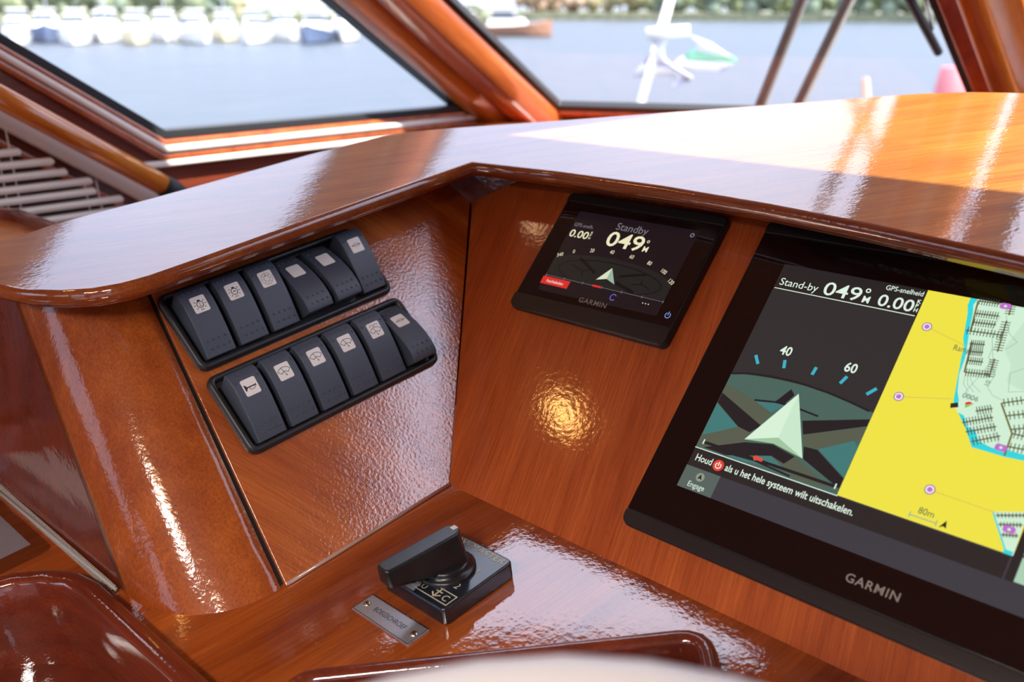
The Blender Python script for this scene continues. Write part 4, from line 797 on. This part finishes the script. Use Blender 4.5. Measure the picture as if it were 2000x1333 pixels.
def bank(px0, px1, dist, name, zt):
    P = [bearing(px0 + (px1 - px0) * i / 20, dist)[0] for i in range(21)]; Pb = [bearing(px0 + (px1 - px0) * i / 20, dist + 90)[0] for i in range(21)]
    V = [(p.x, p.y, SEA - .2) for p in P] + [(p.x, p.y, SEA + zt) for p in P] + [(p.x, p.y, SEA + zt) for p in Pb]
    return struct(mesh(name, V, [(i, i + 1, 22 + i, 21 + i) for i in range(20)] + [(21 + i, 22 + i, 43 + i, 42 + i) for i in range(20)], leaf('reed_bank', (.22, .23, .15)), scale=1))
bank(-900, 1010, 130, 'shore_marina', 1.5); bank(960, 3200, 205, 'shore_far', 1.5)
used = {}
def plant(px, dist, h_, mi, label, grp):
    if mi not in used: used[mi] = make_tree(mi + 1, LEAF[mi], 1.0); o = used[mi]
    else: o = dup(used[mi], (0, 0, 0), 0)
    o.location = bearing(px, dist)[0]; o.rotation_euler = (0, 0, rnd.uniform(0, 6)); o.scale = (h_,) * 3; o['label'] = label; o['group'] = grp; return o
ORD = ['first', 'second', 'third', 'fourth', 'fifth', 'sixth', 'seventh', 'eighth', 'ninth', 'tenth', 'eleventh', 'twelfth', 'thirteenth', 'fourteenth', 'fifteenth', 'sixteenth', 'seventeenth', 'eighteenth']
TN = ('light green', 'olive', 'dark green', 'russet'); cnt = {}
def nth(key): cnt[key] = cnt.get(key, 0) + 1; return ORD[cnt[key] - 1]
for i in range(27):
    px = 1035 + i * 30; mi = 3 if px < 1130 else (1 if px < 1230 else (0 if i % 3 else 2))
    plant(px, 211 + 10 * (i % 3), rnd.uniform(5.5, 8), mi, '%s %s tree from the left on the far shore beyond the front window' % (nth(('f', mi)), TN[mi]), 'trees on the far shore')
for i in range(27):
    px = 4 + i * 24; low = 470 < px < 640; mi = (0, 2, 0, 1)[i % 4]
    plant(px, 136 + 7 * (i % 4), rnd.uniform(1.8, 2.2) if low else rnd.uniform(4.2, 5.6), mi, '%s %s %s from the left behind the marina boats' % (nth(('m', mi, low)), TN[mi], 'low bush' if low else 'tree'), 'trees behind the marina')
for px, k in ((885, 'left'), (925, 'right')): plant(px, 142 if k == 'left' else 150, 3.0, 0, 'low green tree %s of two behind the boats beside the window post' % k, 'trees beside the window post')
for nm_, a_, b_, dd_, hh_ in (('far_woodland', 1880, 3300, 218, 6.5), ('marina_woodland', -1000, -15, 142, 4.6)):
    wm = MB()
    for i in range(46):
        p_ = bearing(a_ + (b_ - a_) * i / 45, dd_ + 6 * (i % 3))[0]; h_ = hh_ * rnd.uniform(.7, 1.1)
        for k in range(3): blob(wm, (p_.x + rnd.uniform(-2, 2), p_.y + rnd.uniform(-2, 2), p_.z + h_ * rnd.uniform(.3, .65)), h_ * .36, 900 + i * 3 + k)
    tag(wm.build(nm_, LEAF[0], scale=1, smooth=True), 'green woodland along the %s shore, beyond the edge of the window view' % nm_.split('_')[0], 'woodland', kind='stuff')
# boats
M_HULL = [plain('hull_white', (.85, .85, .83), .35), plain('hull_navy', (.10, .14, .24), .4), plain('hull_brown', (.38, .20, .13), .4), plain('hull_cream', (.80, .70, .45), .4)]
M_WIN = plain('boat_window', (.10, .12, .15), .2)
def make_boat(hull, L_=6.0, mast=False):
    t = emptym('motor_boat' if not mast else 'sailing_boat', Vector((0, 0, 0)), 'boat', 'boat'); rg_ = []
    for x, w_, zk, zd in ((-3, .95, -.2, .75), (-1.5, 1.1, -.3, .75), (0, 1.15, -.3, .8), (1.4, .9, -.3, .95), (2.4, .45, -.2, 1.1), (3.05, .05, .2, 1.25)): rg_.append([(x, -w_, zd), (x, -w_ * .8, .1), (x, 0, zk), (x, w_ * .8, .1), (x, w_, zd), (x, 0, zd + .05)])
    MB().loft(rg_, cap0=True, cap1=True).build('hull', M_HULL[hull], t, scale=1, bevel=0, smooth=False)
    cb = MB().loft([[(-2.0, -.8, .75), (1.2, -.75, .85), (1.2, .75, .85), (-2.0, .8, .75)], [(-1.9, -.7, 1.35), (.7, -.62, 1.4), (.7, .62, 1.4), (-1.9, .7, 1.35)]], cap1=True); cb.build('cabin', M_HULL[0], t, scale=1)
    MB().loft([[(-1.7, -.72, 1.35), (.4, -.66, 1.35), (.4, .66, 1.35), (-1.7, .72, 1.35)], [(-1.6, -.62, 1.85), (-.1, -.56, 1.85), (-.1, .56, 1.85), (-1.6, .62, 1.85)]], cap1=True).build('windscreen', M_WIN, t, scale=1)
    MB().box(-1.9, .1, -.72, .72, 1.85, 1.95).build('cabin_roof', M_HULL[0], t, scale=1)
    if mast: MB().tube([(.2, 0, 1), (.2, 0, 8)], .06, 6).build('mast', M_ALU, t, scale=1)
    return t
bp_ = {}
spots = [(22 + i * 59, 76 + 5 * (i % 2), hl, ms) for i, (hl, ms) in enumerate([(0, 0), (1, 0), (0, 0), (0, 1), (3, 0), (0, 0), (0, 0), (3, 0), (0, 0), (0, 1), (1, 0), (0, 0)])] + [(868, 96, 0, 0), (915, 101, 0, 1)]
nm = {0: 'white', 1: 'navy hulled', 3: 'cream hulled'}
for i, (px, dist, hull, ms) in enumerate(spots):
    k = (hull, ms)
    if k not in bp_: bp_[k] = make_boat(hull, mast=bool(ms)); o = bp_[k]
    else: o = dup(bp_[k], (0, 0, 0), 0)
    p, d = bearing(px, dist); o.location = p; o.rotation_euler = (0, 0, math.atan2(-d.y, -d.x) + rnd.uniform(-.22, .22)); o.scale = (rnd.uniform(.78, 1.1),) * 3
    o['label'] = '%s %s %s from the left in the front row of the marina' % (nth(('b', hull, ms)), nm[hull], 'sailing boat' if ms else 'motor boat'); o['group'] = 'boats in the front row of the marina'
for i in range(12):
    o = dup(bp_[(0, i % 2)], (0, 0, 0), 0); p, d = bearing(30 + i * 58, 93 + 8 * (i % 2)); o.location = p; o.rotation_euler = (0, 0, math.atan2(-d.y, -d.x) + rnd.uniform(-.1, .1)); o.scale = (1.15,) * 3
    o['label'] = '%s white %s from the left in the back row of the marina' % (nth(('c', i % 2)), 'sailing boat' if i % 2 else 'motor boat'); o['group'] = 'boats in the back row of the marina'
bb = make_boat(2); p, d = bearing(1003, 93); bb.location = p; bb.rotation_euler = (0, 0, math.atan2(d.y, d.x) - PI / 2 - .1); bb.scale = (1.15,) * 3; bb['label'] = 'white cruiser with brown hull lying off the marina'
# marker pole, dark mooring buoys, added red can for a glass reflection
def buoy(name, px, py, dist, pts, mat, label, cat, mb_mat=None):
    o_ = away(px, py, dist); t = emptym(name, Vector((o_.x, o_.y, SEA)), label, cat)
    MB().loft([[(r * math.cos(2 * PI * k / 16), r * math.sin(2 * PI * k / 16), z) for k in range(16)] for r, z in pts], cap1=True).build('float', mat, t, scale=1, smooth=True)
    if mb_mat: MB().loft([[(r * math.cos(2 * PI * k / 16), r * math.sin(2 * PI * k / 16), z) for k in range(16)] for r, z in ((pts[0][0] * 1.35, -.1), (pts[0][0] * 1.35, .18), (pts[0][0], .22))], cap1=True).build('base_ring', mb_mat, t, scale=1)
buoy('red_reflection_buoy', 1856, 172, 28, [(.46, -.1), (.44, .2), (.30, 1.15), (.24, 1.2)], plain('reflected_red', (.62, .16, .18), .5), 'added red can buoy standing in for a glass reflection beside the centre post', 'buoy', M_WHITE)  # added can shape standing for a red reflection in the window glass
buoy('mooring_buoy', 1762, 178, 27, [(.2, -.1), (.32, .1), (.32, .25), (.18, .36)], M_RUB, 'dark round mooring buoy on the water, left of the red buoy', 'buoy')
buoy('mooring_buoy', 1800, 180, 26.5, [(.14, -.1), (.24, .1), (.24, .2), (.12, .3)], plain('grey_buoy', (.14, .14, .17), .6), 'smaller grey mooring buoy between dark buoy and red buoy', 'buoy')
mo = away(1704, 190, 24); mk = emptym('marker_post', Vector((mo.x, mo.y, SEA)), 'leaning pale marker post standing in the water', 'post'); tp = away(1690, 152, 24)
MB().tube([(0, 0, -.3), (tp - Vector((mo.x, mo.y, SEA)))], [.16, .08], 8).build('post_body', plain('pale_orange', (.80, .50, .36), .5), mk, scale=1)
